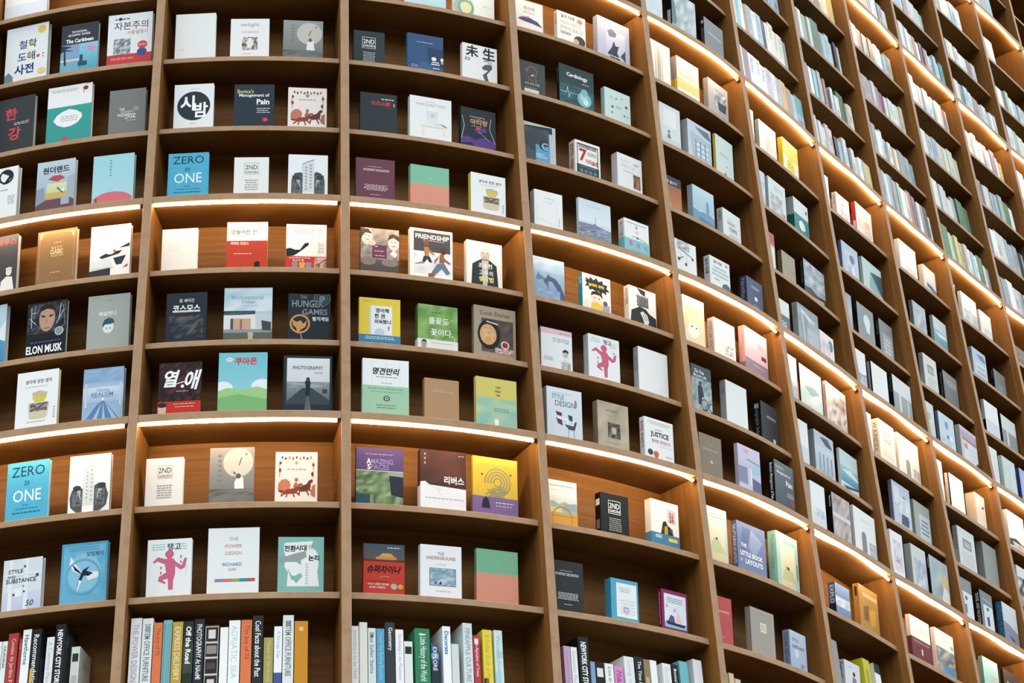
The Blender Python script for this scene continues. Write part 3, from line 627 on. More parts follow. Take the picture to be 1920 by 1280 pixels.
2|2|0.2855|0.1566|0.1961|0.0216|blue book with navy panel and white dotted robots|33557f 4a6a94;P 27405f .54 .36 1 .36 1 .9 .6 .8;X .26 .2 .72 .25 1 a9bcd4;E .5 .98 .24 .2 3f6290;E .74 .66 .07 .06 eef2f5;R .68 .74 .88 .77 eef2f5;R .66 .8 .9 .83 eef2f5;E .97 .66 .05 .06 eef2f5;R .94 .74 1 .77 eef2f5;X .7 .9 .9 .96 1 eef2f5;X .1 .88 .3 .98 2 9fb4cf
2|2|0.5277|0.1605|0.1971|0.0219|white book with heavy black characters and leaning suited man|f2f4f3;T 未 .28 .2 .34 .46 23292c h;T 生 .76 .2 .34 .46 23292c h;X .06 .4 .24 .5 2 3a4043;P 596166 .56 .62 .66 .52 .84 .5 .86 .6 .78 .7 .7 .8 .8 .99 .72 .99 .58 .84 .74 .68 .6 .68;E .78 .44 .07 .07 c9cdce;L .62 .42 .78 .38 .03 596166
2|1|0.0823|0.1519|0.2025|0.0180|dark green black book with red characters at top right|26343a;X .55 .12 .94 .17 1 e1e6e8;T 太白山脈 .56 .26 .12 .54 cf3c40 h;T 1 .92 .28 .09 .05 f2f4f5 b;X .66 .35 .94 .37 1 a8484a
2|1|0.2878|0.1785|0.2169|0.0277|white book with a faint cream writing desk drawing|f1f4f3 dfe3e3;X .36 .1 .6 .13 1 b9bfc0;T HOME_FLORIST_NOTE .5 .19 .06 .72 a9afb0;R .4 .34 .68 .64 dfe5e6 e9eeef;R .5 .4 .6 .5 cdd6d8;P efe6d2 .26 .7 .86 .68 .86 .73 .26 .75;R .3 .74 .34 .96 f0e8d8;R .8 .72 .84 .9 f0e8d8;P 8b7a5c .7 .62 .84 .66 .8 .68;P 3c4248 .82 .66 .9 .7 .84 .7;X .6 .65 .7 .67 1 9ab5a5
2|1|0.5065|0.1570|0.2033|0.0218|black book with purple brush strokes and white threads|232b33;X .26 .2 .7 .25 1 aab3ba;T 아리랑 .52 .35 .16 .62 d8956a h;X .3 .45 .6 .49 1 8f989f;P 5a3d8c .36 .56 .72 .48 .74 .58 .5 .66;P 5a3d8c 0 .82 .2 .76 .4 .84 .7 .72 1 .84 1 .96 .6 1 .3 .92 0 .98;E .5 .52 .07 .04 cf4a44;L .04 .24 .1 .5 .015 c4c8c6;L .1 .5 .02 .84 .015 c4c8c6;L .86 .2 .82 .5 .015 c4c8c6;L .82 .5 .98 .86 .015 c4c8c6;L .5 .6 .8 .8 .01 b5bab8;L .6 .2 .34 .4 .01 b5bab8
2|0|0.0521|0.1555|0.1946|0.0180|plain maroon book with small white lines of type|6d3f4f;X .3 .2 .66 .23 1 d9c3c9;T OF_DISTINCT_DECORATION .52 .3 .06 .66 f0e2e6 b;X .2 .68 .84 .84 5 e3d0d5;X .36 .93 .64 .96 1 d9c3c9
2|0|0.2702|0.1603|0.1914|0.0276|mint and salmon half and half book above the middle strip|84c2a4 6fa88c;R 0 .52 1 1 e29c85 de947d;R 0 .47 1 .53 84c2a4 e29c85;X .48 .3 .54 .5 2 a5cdb6;Q 0 .47 1 1 d18d78
2|0|0.5228|0.1521|0.1985|0.0260|white book with cream lunch box above the middle strip, yellow spine|f2f5f5 d9c23c;T 생각에_관한_생각 .55 .2 .08 .66 22282c b;X .24 .28 .78 .3 1 9aa2a4;P c9bf9a .42 .38 .6 .35 .78 .39 .76 .5 .44 .5;P e3cd3c .44 .46 .74 .46 .72 .56 .48 .56;P d8cfae .34 .58 .84 .58 .8 .86 .74 .9 .42 .9 .36 .86;N .38 .58 .8 .74 5 7 30343a 8d6b62 5b6472 c9c3bc;X .9 .72 .95 .95 6 a9b0b2
2|-1|0.0796|0.1508|0.2027|0.0200|sepia photograph book of two children with purple square|8f857e;N 0 0 1 1 14 10 6f665f 9c928a b9aea4 877d75 a59b92;R 0 .75 1 1 5b544f 4a4440;E .16 .2 .15 .24 e0d6cc;P 4b433e 0 .02 .2 .02 .3 .14 .12 .12 .05 .2 0 .3;E .86 .32 .15 .22 e3d9cf;P 4b433e .7 .3 .74 .14 .86 .1 1 .16 1 .28 .86 .2 .76 .24;P ece6e0 .76 .6 .86 .5 .96 .6 .9 .68;R .3 .4 .68 .72 6d3a5c;X .36 .42 .46 .46 1 e0c6d6;X .36 .53 .6 .57 1 e0c6d6;X .36 .64 .64 .68 1 e0c6d6;E .2 .8 .2 .12 8a8079;E .76 .82 .22 .1 8a8079;E .13 .18 .018 .014 3a332f;E .22 .2 .018 .014 3a332f;L .13 .28 .22 .29 .016 7a625a;E .81 .3 .016 .014 3a332f;E .9 .31 .016 .014 3a332f;L .82 .4 .9 .41 .016 7a625a;E .3 .36 .09 .08 d3c8be
2|-1|0.2739|0.1727|0.2242|0.0268|white framed photograph book of two children running|f4f2ee e9e4da;R .08 .06 .95 .5 30343a 454b52;R .08 .5 .95 .98 b9c3cc e2e6e9;N .08 .5 .95 .98 3 5 c3ccd4 eef0f2 d5dbe0;T FRIENDSHIP .52 .17 .1 .82 f7f7f6 b;X .3 .24 .8 .26 1 c9cccf;E .38 .32 .07 .09 6d4a3a;P a87858 .32 .4 .44 .4 .44 .6 .34 .62;P a87858 .44 .44 .58 .54 .56 .57 .42 .5;P 2f3440 .32 .6 .46 .6 .52 .72 .46 .74 .4 .66 .34 .74 .28 .72;P a87858 .3 .72 .12 .78 .1 .8 .34 .76;E .78 .44 .08 .1 4f352a;P 8d5e48 .7 .52 .8 .52 .8 .72 .68 .72;P 8d5e48 .8 .6 .95 .7 .94 .73 .78 .66;P 8d5e48 .7 .54 .58 .66 .56 .74 .6 .72;P 5f7690 .64 .74 .8 .72 .94 .92 .86 .96 .74 .84 .62 .96 .5 .94;P 8d5e48 .56 .94 .42 .98 .44 1 .6 .98
2|-1|0.5048|0.1518|0.2066|0.0259|white book with a dark suited man and yellow green lettering|efebe6 dcd5cc;E .52 .26 .14 .24 b9afa8;P cfc4bb .38 .16 .44 .1 .6 .1 .66 .18 .64 .24 .42 .24;E .46 .26 .02 .012 4a4340;E .58 .26 .02 .012 4a4340;L .47 .37 .57 .37 .014 8a6f66;P 2c3437 .12 1 .16 .56 .4 .42 .64 .42 .84 .54 .9 1;P b9bdb8 .42 .44 .62 .44 .56 1 .46 1;T 조승현 .52 .57 .12 .6 eef0e4 b;T 고수의 .54 .74 .12 .58 eef0e4 b;T 생각법 .54 .89 .13 .6 e6e58c h;E .9 .66 .02 .02 eeeeee
2|-2|0.0713|0.1583|0.1997|0.0180|yellow book picturing an upright white book, blue foot band|e8cf4c;X .1 .06 .3 .1 1 b39a34;R .25 .18 .8 .86 eef1f2;R .25 .18 .29 .86 cfd5d8;T 영어책 .56 .29 .11 .42 1f2528 h;T 한_권 .5 .42 .11 .3 1f2528 h;T 외워봤니 .57 .55 .1 .44 1f2528 h;T ? .72 .7 .1 .08 1f2528 h;E .5 .8 .12 .1 c8d4de;B .87 3f86a8;bX .12 .9 .9 .98 2 cfe2ea
2|-2|0.2970|0.1584|0.1959|0.0318|green leafy book with white handwriting and white foot band|6f9c4c 4f7a3c;N 0 0 1 .9 5 6 6f9c4c 8fb765 578a42 9fc47c 4f8440;T 풀꽃도 .52 .38 .16 .56 f4f8f2 b;T 꽃이다, .6 .66 .18 .6 f4f8f2 b;X .35 .16 .6 .2 1 4a6f38;L .62 .5 .9 .3 .012 d9e8cf;T 1 .92 .78 .08 .05 f4f8f2;B .84 e6e8e6;bE .15 .95 .07 .07 b09a90;bP 3a3431 .08 .9 .14 .85 .2 .87 .22 .92;bX .3 .9 .9 .93 1 b4b9b6
2|-2|0.5212|0.1765|0.2229|0.0197|tan cookery book with a fried dish in a black pan|ab9a85 8d7d6a;T Cook_Dishes .5 .14 .09 .74 3f3832;R .18 .26 .94 .97 5d4f49;N .18 .26 .94 .97 3 5 5d4f49 4a3f3b 6d5f58;E .36 .6 .27 .34 20201f;E .34 .6 .2 .24 d6a573;N .22 .5 .46 .74 4 4 d6a573 ecc79c c48d58 e2b98c;L .3 .32 .58 .36 .03 d4d4d2;E .74 .78 .1 .09 e8e2da;E .74 .78 .07 .065 a2392a;N .5 .86 .94 .97 9 9 b5404e f2e6e4 8f2f40 f2e6e4
2|-3|0.0706|0.1731|0.2260|0.0180|tall white book with pale green lower half and brush title|eef3f3;R .2 .02 .22 .5 e4ebec;R .5 .02 .52 .5 e4ebec;R .8 .02 .82 .5 e4ebec;T 명견만리 .5 .24 .14 .6 1f2629 hs;X .25 .34 .78 .37 1 9ea7aa;X .4 .46 .64 .49 1 b9c0c2;B .53 a6cfae;bX .06 .57 .94 .61 1 7fa58a;bX .12 .64 .94 .67 1 8db096;bE .52 .78 .07 .06 37484a;bO .52 .78 .04 .02 cfe2d0;bX .3 .9 .72 .93 1 6a8a74;bX .28 .95 .74 .98 1 6a8a74
2|-3|0.3023|0.1331|0.1703|0.0247|small plain tan book, right of the tall half green book|b5906b 9c7854;X .3 .26 .6 .29 1 d6b894;T Meditation_on_the_Sea .55 .33 .045 .6 e6cfae
2|-3|0.5025|0.1663|0.2016|0.0194|pale yellow over sea green book with widely spaced small characters|d6c96e c2b65c;R 0 .46 1 1 8dc0a8 8fc4b6;N 0 .46 1 1 3 4 8fc4ae b9d2a8 86bdb2 cfd6a0;R 0 .42 1 .48 d6c96e a8c79c;T 그래도 .54 .2 .05 .3 5d5a30 b;T 괜찮은 .54 .29 .05 .3 5d5a30 b;T 하루 .54 .38 .05 .26 5d5a30 b;X .4 .66 .85 .76 3 76a898;E .5 .96 .06 .05 eef4ee
2|-4|0.0563|0.1714|0.2191|0.0180|purple topped book with a photograph of a hillside garden|5b4a78;X .2 .11 .78 .13 1 c9bfd9;T AMAZING .5 .26 .1 .56 9d8ebb b;T SPACES .47 .37 .1 .46 9d8ebb b;T A .265 .26 .105 .09 f4f2f8 h;T S .27 .37 .105 .07 f4f2f8 h;R 0 .44 1 .455 e9e6ee;N 0 .45 1 1 8 10 3f5a48 6b8a5c 93a878 2f4640 a9ba94 52704c;P 2d3140 .7 .52 1 .55 1 .95 .74 .9;P 8fa49a .66 .46 1 .46 1 .54 .72 .53;R 0 .9 .3 1 2f5560
2|-4|0.2894|0.1729|0.2302|0.0302|dark brown over white book with white lettering at centre|4a322c 3c2823;N 0 0 1 .62 5 4 4a322c 6a4036 3f2a26 5a3a33;X .08 .05 .12 .3 3 b39c94;X .84 .06 .96 .1 1 b39c94;T 리버스 .74 .55 .15 .44 f6f4f2 h;P e8eaee 0 .62 .1 .6 .2 .66 1 .7 1 1 0 1;R 0 .7 1 1 e8eaee;L .12 .66 .5 .75 .01 c5c9d0;L .4 .74 .44 .86 .01 c5c9d0;X .1 .88 .96 .93 1 b5bac2;Q 0 .58 1 1 d5d8de
2|-4|0.4894|0.1771|0.2260|0.0143|golden yellow book with grey fingerprint lines and purple foot|dcbb45 c9a838;T 법이라는_게임의_해커 .45 .17 .07 .72 b5963a;O .55 .47 .3 .035 9f9668;O .55 .47 .235 .035 9f9668;O .55 .47 .17 .035 9f9668;O .55 .47 .105 .035 9f9668;P dcbb45 .24 .5 .5 .5 .34 .74 .24 .74;L .72 .58 .34 .76 .034 9f9668;L .64 .55 .28 .72 .034 9f9668;L .8 .6 .42 .78 .034 9f9668;L .4 .6 .74 .78 .034 9f9668;L .32 .62 .66 .78 .034 9f9668;E .2 .34 .02 .02 3d3520;E .84 .3 .02 .02 3d3520;B .76 7d6795;bE .28 .84 .07 .08 d5c4bc;bP 2f2a34 .18 .98 .22 .8 .28 .76 .34 .8 .38 .98;bX .5 .84 .9 .88 1 d9cfe4;bX .5 .9 .86 .94 1 c3b6d2
2|-5|0.0803|0.1450|0.1857|0.0200|red book with a night temple photograph across its top|c23f33;R 0 0 1 .36 3f5568 63584e;R .3 .28 .8 .38 d08a4c;P c9a06a .36 .28 .46 .2 .66 .2 .76 .28;X .58 .06 .9 .1 1 dfe4e8;R 0 .34 1 .38 5a3a30;T 슈퍼차이나 .5 .55 .18 .82 1d1a1a hs;X .4 .7 .62 .72 1 f0b9ae;X .08 .8 .6 .83 1 8f2a22;T 차이나_경제의_현재를 .36 .88 .05 .52 f6dcd4 b;T 세계로_미래본다! .34 .95 .05 .48 f6dcd4 b;E .74 .92 .08 .07 b5b0b0;E .9 .92 .07 .06 d2a04c
2|-5|0.2808|0.1516|0.1950|0.0239|white book with a framed blue ink landscape|eef0f2 cfd2d6;T THE .5 .18 .07 .16 b0636c b;T UNDERGROUND .5 .27 .07 .72 b0636c b;X .4 .39 .62 .42 1 b9bec2;R .22 .48 .86 .85 5a6c7c;R .235 .49 .845 .84 cfe0ea;N .235 .49 .845 .84 6 7 cfe0ea 7a9ab2 a9c5d6 5f84a0 dfeaf0;P 2f4a66 .32 .8 .38 .76 .4 .82;P 2f4a66 .44 .82 .5 .74 .52 .82;X .35 .94 .75 .97 1 b9bec2
2|-5|0.4878|0.1605|0.1984|0.0187|mint and salmon half and half book in the lowest face out row|79b08f 5f9074;R 0 .52 1 1 d9957c d48e76;R 0 .47 1 .53 79b08f d9957c;L .52 .1 .52 .44 .006 93c0a4;Q 0 .47 1 1 b87a64
3|3|0.0641|0.1383|0.1754|0.0180|white book with a dark blue umbrella shape|f4efea;T 미스터 .5 .25 .13 .6 3a3a3c b;T 메르세데스 .5 .4 .08 .5 7d7a7a;P 3f4f78 .08 .68 .24 .58 .5 .56 .8 .64 .98 .8 .6 .74 .3 .72;P c98f86 .08 .66 .24 .56 .5 .52 .5 .57 .24 .6;R .5 .76 .52 .98 e3dcd6
3|3|0.2763|0.1531|0.1799|0.0246|white book with grey lettering and dark haired head, upper lit shelf|f4f1eb ded8ce;T 일의_미래: .38 .14 .12 .56 3a3a38 h;E .8 .16 .1 .08 c98a6a;T 무엇이_바뀌고, .48 .35 .13 .86 a9aeb2 b;T 무엇이_오는가 .5 .52 .13 .86 a9aeb2 b;X .1 .64 .5 .74 3 6d6a66;E .78 .84 .2 .18 3b3d40;E .66 .9 .1 .12 c9b5a4;X .1 .92 .5 .95 1 b0aaa2;Z 일의_미래 2f2f2e b
3|3|0.4973|0.1908|0.2341|0.0292|lavender grey book with black winged figure in mist|bfc6d8 a9aec2;R .28 .25 .86 .98 dfe2ec c3c8da;P 7a8092 .3 .3 .45 .22 .6 .3 .55 .42 .36 .44;P 33384a .3 .9 .44 .7 .5 .52 .56 .64 .66 .62 .6 .8 .7 .98 .4 .98;X .2 .12 .8 .16 1 a5acc2;P 4a5066 .7 .86 .86 .66 .86 .98;X .36 .9 .8 .96 1 dfe2ec
3|2|0.0598|0.1283|0.1807|0.0180|dark grey book with an orange outlined head profile|44494b;O .5 .3 .2 .025 a8754c;P 44494b .3 .3 .5 .3 .4 .5;L .34 .48 .36 .56 .02 a8754c;L .36 .56 .66 .62 .02 a8754c;L .66 .62 .64 .46 .02 a8754c;E .3 .28 .07 .07 8a6445;P f2f4f4 .46 .42 .58 .38 .5 .46;T 위의_좋은_현명 .5 .7 .07 .6 dfe3e4;X .2 .8 .7 .85 1 a99a58;R .2 .87 .75 1 d9dcdc
3|2|0.2589|0.1838|0.2217|0.0160|teal black book with a glowing heart and pulse line|22383f 101516;R 0 0 1 1 22363d 2d4f57;T Cardiology .52 .24 .13 .74 f6f9f9 h;X .66 .36 .86 .4 1 c9d6d9;N .02 .5 .98 .98 3 6 25424a 2d4f57 3f6f78 25424a;L .02 .72 .2 .72 .014 a9dbe0;L .2 .72 .24 .56 .014 a9dbe0;L .24 .56 .28 .84 .014 a9dbe0;L .28 .84 .32 .7 .014 a9dbe0;L .32 .7 .54 .7 .014 8fc6cc;E .72 .78 .2 .2 7fbcc4;E .7 .72 .1 .12 a9dbe0;E .76 .84 .08 .08 d0eef0;E .72 .6 .1 .1 7fbcc4;Z CARDIOLOGY 5f8a90
3|2|0.5019|0.1482|0.1828|0.0250|pale mint book scattered with tiny dark dots|cfe3dd b2cac4;E .45 .26 .03 .03 2f5f58;E .26 .26 .05 .03 a9c2bc;E .68 .2 .03 .04 8fb5ac;E .84 .42 .05 .05 4f6a68;E .3 .56 .06 .04 5d7876;E .76 .72 .03 .03 2f5f58;E .28 .74 .04 .02 3f5f5c;E .88 .72 .04 .04 a9c2bc;X .42 .48 .66 .56 2 a9c2bc
3|1|0.0584|0.1567|0.2018|0.0180|grey book with big dark letter and blue square|8f989c;R .0 .1 .8 1 4b565c;R .8 0 1 1 c0c6c8;R 0 0 1 .12 c6cbcc;P 2b3236 .0 .1 .9 .02 .9 .2 .8 .2 .78 .12 .2 .14;E .4 .45 .36 .34 3c464c;R .38 .56 .82 1 5fa3cb;T G .62 .55 .3 .3 2c3a42 h;T G .66 .58 .2 .22 8fc4e0 b;T GREAT .52 .82 .06 .26 dfeaf0 b;T CREATOR .56 .89 .06 .34 dfeaf0 b
3|1|0.3111|0.1310|0.1827|0.0422|white book with a big red numeral and dark framed top|f4f3ef e6e3dc;R .08 .08 .92 .12 22303a;R .08 .08 .11 .84 22303a;R .89 .08 .92 .84 22303a;N .14 .13 .86 .2 3 9 22303a 8d969c 22303a f4f3ef;T 7 .32 .42 .38 .32 c2282a h;X .5 .28 .86 .4 3 8d8f90;T 가지습관 .66 .58 .14 .5 c2282a h;R .06 .72 .94 .98 22424a;X .14 .76 .86 .79 1 9fb5b8;E .24 .9 .07 .07 5f7a7e;E .42 .9 .07 .07 5f7a7e;E .6 .9 .07 .07 5f7a7e;E .78 .9 .07 .07 5f7a7e;Z 성공하는_사람들의 b02a2c b
3|1|0.5362|0.1409|0.1923|0.0378|white book with a small rust coloured photo block|eef0f0 d2d5d6;T 사소한 .3 .2 .1 .36 d0d3d4;T 변화의_기적 .42 .34 .09 .6 cdd0d1;T 인생의 .75 .2 .06 .2 3a3f42;X .2 .45 .7 .5 1 b4b9ba;R .64 .5 .92 .9 8d6a56;N .64 .5 .92 .9 2 4 8d6a56 5b4a40 c98a6a 4d5a4a 3a3f3a
3|0|0.0638|0.1324|0.1826|0.0346|tall white book with a faint grey building sketch|f2f4f4 cfd3d4;X .34 .16 .76 .24 1 d5d9da;X .4 .28 .66 .34 1 d5d9da;R .1 .4 .12 .95 e3e7e8;R .8 .2 .815 .95 e3e7e8;L .88 .7 .88 .95 .014 8d989c;L .1 .8 .8 .95 .006 dde1e2
3|0|0.2727|0.1633|0.1969|0.0150|pale blue book with a long palace facade along its foot|d5e2ea b9c9d4;R 0 0 1 .6 cfe0ea e6eef2;X .22 .14 .7 .18 1 aebfca;P 7d88a0 0 .66 .45 .64 .5 .6 .55 .64 1 .72 1 1 0 1;N 0 .7 1 .98 5 10 5f6a84 9aa3b8 6d7892 b5bccc;L .52 .42 .52 .66 .012 8b98ac
3|0|0.5068|0.1357|0.1715|0.0370|white and turquoise book with hot pink characters|f2f4f3 dfe3e2;X .1 .08 .9 .12 1 3a4043;T 용 .5 .2 .1 .14 e0548f h;T 기 .5 .36 .1 .14 e0548f h;L .3 .52 .5 .5 .012 2d3336;L .5 .5 .9 .58 .012 2d3336;P 2d3336 .48 .54 .52 .48 .58 .56;B .6 86cad0;bT 벌 .24 .73 .16 .2 e0549a h;bT 리 .54 .76 .16 .2 e0549a h;bT 기 .84 .79 .16 .18 e0549a h;bX .2 .93 .9 .96 1 5aa4ac;Z 용기_벌리기 c04a60
3|-1|0.0597|0.1458|0.1941|0.0200|misty blue book with two horse heads in profile|8faecb;R 0 0 1 1 a3c0d8 6f94bb;N 0 .02 1 .35 3 4 a9c4da 9ab8d2 b9d0e2;P 5f7d9f .1 .52 .2 .4 .22 .46 .36 .52 .5 .62 .5 .8 .4 .7 .3 .56 .2 .6 .12 .6;P 4a5d7d .34 .6 .46 .46 .5 .4 .54 .46 .72 .5 .86 .64 1 .9 1 1 .86 1 .76 .78 .62 .6 .52 .58 .4 .68;N .1 .8 .85 1 5 5 7fa0c4 9ab6d2 6a8db5
3|-1|0.2904|0.1391|0.1730|0.0293|white book with a black starburst and cartoon child, teal spine|f6f3ea 2b8ca4;P 26282a .06 .18 .14 .2 .1 .1 .24 .16 .28 .06 .4 .15 .5 .06 .58 .16 .72 .1 .74 .2 .9 .2 .86 .3 .98 .38 .84 .4 .86 .5 .72 .44 .66 .54 .56 .44 .44 .52 .38 .42 .24 .46 .22 .36 .08 .38 .16 .28;T 놓지마_과학! .5 .3 .1 .68 ecd84e h;E .5 .66 .22 .24 f4dcc8;P 2b2523 .28 .62 .32 .5 .5 .44 .68 .5 .72 .64 .6 .56 .4 .56;P 2b2523 .46 .46 .5 .4 .54 .46;E .42 .66 .02 .02 2b2523;E .58 .67 .02 .02 2b2523;P e0bf4a .3 .82 .5 .78 .7 .84 .74 1 .26 1;N .7 .8 .96 1 4 4 8d8aa0 d5cfe0 6d6a88;E .8 .76 .08 .08 5a5a66;E .14 .86 .1 .14 f0dfcc;Z 과학 d5eef2
3|-1|0.5247|0.1492|0.1811|0.0294|black and white book of a suited torso and block title|f0eee9 dedad3;P 26282a .3 .0 .62 .04 .6 .2 .44 .16;R .3 .22 .72 .52 55585a;T 미스터 .5 .25 .16 .6 ffffff h;T 하이든 .5 .42 .16 .6 ffffff h;T 미스터 .5 .25 .15 .56 26282a b;T 하이든 .5 .42 .15 .56 26282a b;P 2c2f31 .02 1 .08 .7 .3 .58 .38 .52 .62 .56 .74 .66 .98 .74 1 1;P d9dad9 .4 .7 .5 .64 .66 .72 .72 .9 .6 1 .5 .86;L .5 .74 .6 .9 .02 55585a;L .56 .7 .66 .86 .02 55585a;Z MISTER 6d6a66
3|-2|0.0750|0.1407|0.1835|0.0163|white book with pink top band and smiling woman|e9edef b9b5b8;R 0 0 1 .14 e0c3c8;X .6 .06 .92 .12 1 b5949c;T 인생미답 .64 .28 .12 .62 7d868a;E .78 .62 .08 .1 cdb9ae;P 25282a .68 .6 .7 .53 .78 .49 .87 .53 .88 .6 .8 .56 .72 .58;P d5dadc .64 1 .66 .84 .76 .76 .88 .8 .98 1;N .64 .84 .94 .99 3 4 c5cbce 8d9699 e2e6e7;X .08 .74 .4 .85 3 b9c5cc
3|-2|0.2908|0.1522|0.2003|0.0320|white book with a dancing pink figure, above the lower strip|eef2f3 c9d0d2;X .08 .06 .4 .18 3 a9cbd4;X .66 .1 .9 .24 3 b9d5dc;T 탱고 .62 .12 .12 .28 1f2426 b;E .5 .28 .1 .09 cf6580;P cf6580 .4 .37 .6 .37 .64 .43 .78 .5 .84 .38 .9 .38 .86 .54 .76 .58 .64 .52 .64 .66 .6 .78 .6 .97 .5 .98 .48 .74 .36 .76 .44 .82 .42 .84 .26 .78 .28 .7 .44 .62 .4 .47 .24 .38 .12 .42 .12 .38 .24 .3;P cf6580 .46 .32 .56 .32 .56 .42 .44 .42;X .28 .5 .32 .7 2 c76a84;X .8 .3 .84 .5 2 c76a84
3|-2|0.5395|0.1592|0.2069|0.0284|blank white book at the right end, above the lower strip|f3f5f4 b9bfbf;X .7 .9 .95 .93 1 e0e3e3;Q .2 .2 .8 .5 a3aaaa
3|-3|0.0547|0.1544|0.2099|0.0319|white book with dining chairs and outlined design title|dfe7ec b0bac2;R 0 0 1 1 dbe5ec d2dde6;X .16 .1 .7 .14 1 a9b8c4;T STYLE .32 .2 .1 .34 4a5560;T DESIGN .52 .34 .12 .56 4a5560;E .82 .3 .04 .1 a8859c;P 7a3058 .24 .52 .42 .54 .42 .62 .28 .6;P 7a3058 .26 .66 .42 .7 .44 .82 .3 .78;P f2f6f8 .3 .64 .84 .68 .84 .72 .3 .68;R .56 .7 .6 .9 eef2f5;P 3f4a5c .6 .56 .72 .58 .72 .7 .62 .68;P 4a5260 .5 .78 .74 .8 .8 .68 .84 .7 .78 .88 .6 .88;L .62 .88 .56 1 .01 5a636d;L .74 .88 .8 1 .01 5a636d
3|-3|0.2791|0.1466|0.1963|0.0312|old parchment brown book with a black ring emblem|b5aa94 7d705c;N 0 0 1 1 5 5 b5aa94 c9bea8 a3967f bdb29c;T eclipse .46 .2 .11 .6 6a6254;X .3 .3 .6 .33 1 9a8f7c;N .32 .48 .72 .84 7 6 55524a 2a2a28 8d887a 1f1f1e;E .52 .66 .08 .1 b9b5a8;X .3 .94 .7 .97 1 9a8f7c
3|-3|0.5040|0.1501|0.1800|0.0279|white book with heavy black capitals and two discs|f0f3f3 dde1e2;X .1 .06 .94 .16 2 b5babc;X .35 .26 .6 .3 1 d0545a;T JUSTICE .52 .42 .17 .84 16191b h;T 정의란_무엇인가 .56 .58 .09 .84 c24a50 b;X .5 .68 .95 .7 1 b9bfc1;E .18 .9 .09 .08 3f474b;E .38 .92 .09 .08 d9635e;X .7 .9 .95 .95 2 c3c8ca;Z 정의란_무엇인가 c2373c b
3|-4|0.0533|0.1294|0.1799|0.0180|pale landscape book with orange foot band on lit shelf|f3f1ea;X .06 .1 .9 .16 1 b39aa6;X .1 .22 .6 .25 1 c9c2c0;R 0 .34 1 .8 eef0e6 c9d5c0;P a9bda0 0 .6 .2 .5 .4 .58 .6 .5 .8 .6 1 .54 1 .82 0 .82;P 9fa8b0 .6 .56 .98 .52 .98 .72 .6 .7;R .06 .66 .5 .78 e6d59c;P c4d0a8 .02 .64 .1 .48 .16 .66;B .8 e0a24c;bX .16 .85 .9 .88 1 b5702c;bO .5 .92 .34 .02 c4843a
3|-4|0.2863|0.1295|0.1684|0.0338|black book with boxed white lettering on lit shelf|26282a 101112;L .28 .18 .7 .18 .016 f0f0ee;L .28 .52 .7 .52 .016 f0f0ee;L .28 .18 .28 .52 .016 f0f0ee;L .7 .18 .7 .52 .016 f0f0ee;T 2ND .49 .31 .14 .36 fbfbfa b;T GARDEN .49 .45 .08 .38 fbfbfa b;X .28 .62 .74 .98 7 b5b5b2;Q .15 .14 .85 .28 dcdcd8;Q .2 .6 .8 .8 6d6d6a
3|-4|0.5244|0.1425|0.1899|0.0331|white book with red seal, crowd of figures and blue foot|f5f2ea e6e2d8;L .62 .18 .86 .2 .014 b9343a;L .62 .46 .86 .48 .014 b9343a;L .62 .18 .62 .46 .014 b9343a;L .86 .2 .86 .48 .014 b9343a;T 조선 .74 .26 .08 .18 b9343a h;T 왕조 .74 .34 .08 .18 b9343a h;T 실록 .74 .42 .08 .18 b9343a h;P 2f2f2c .34 .78 .42 .5 .52 .46 .6 .56 .7 .6 .78 .72 .8 .82 .6 .84;P c9a23c .48 .6 .58 .56 .6 .76 .46 .8;P 8d2f2f .36 .66 .46 .6 .46 .72;P 3f5a6a .62 .64 .76 .62 .78 .78;B .78 4d82a5;bR .14 .82 .36 .9 a9ccdc;bR .6 .85 .92 .93 dcd94c
3|-5|0.0470|0.1349|0.1937|0.0180|plain charcoal book with small white lines of type, left of blue frame|36393b;X .3 .2 .68 .23 1 b9bdbf;T OF_DISTINCT_DECORATION .5 .29 .06 .7 e3e6e7 b;X .18 .68 .86 .84 5 d5d9da;X .38 .92 .66 .95 1 c5c9ca
3|-5|0.3000|0.1232|0.1633|0.0358|blue bordered white book with small pink wheel drawing|58abc9 3f90b0;R .2 .1 .94 .98 eef3f5;X .3 .2 .72 .34 3 a9b2b8;O .54 .78 .11 .05 b58fc0;E .54 .78 .05 .05 d9c3e0;L .48 .86 .6 .9 .014 b58fc0;X .3 .5 .9 .9 5 dbe6ea
3|-5|0.5341|0.1299|0.1628|0.0203|magenta bordered book with small boat scene|8d2f62 6a1f42;R .1 .1 .94 .98 e3eef3;R .1 .84 .94 .98 8fc6dc;X .18 .18 .84 .34 3 8d94a0;P f2c9d2 .5 .8 .62 .5 .78 .84;P 6a5a8c .2 .84 .34 .64 .46 .68 .5 .86;P 3a2f55 .14 .82 .9 .86 .84 .92 .2 .9;E .2 .42 .05 .05 e9a9ba;E .5 .5 .05 .05 d5a9d0;Z Wanted_and_Adopting_the_Past e6c3cf
4|4|0.0599|0.1107|0.2835|0.0180|pale blue white book above the upper strip, beside black spined book|e3edf2;N 0 .3 1 1 4 5 dfeaf0 cfdfe8 edf3f6
4|4|0.2389|0.1785|0.2414|0.0357|black spined book of grey streaked clouds above the upper strip|a9b9be 101214;N 0 0 1 1 6 7 8fa2a8 c9d5d8 e6edee 9fb0b5 b9c8cc;P 6d8086 0 .2 .12 .3 .2 .8 .1 .95 0 .9;Q .2 .45 .75 .88 b9bdbd
4|4|0.4852|0.1640|0.2113|0.0214|plain grey book with black spine above the upper strip|83898b 15181a;L .2 .4 .88 .44 .025 dfe4e4;Q .2 .1 .8 .18 a9adad;Q .2 .3 .8 .9 4a4d4d
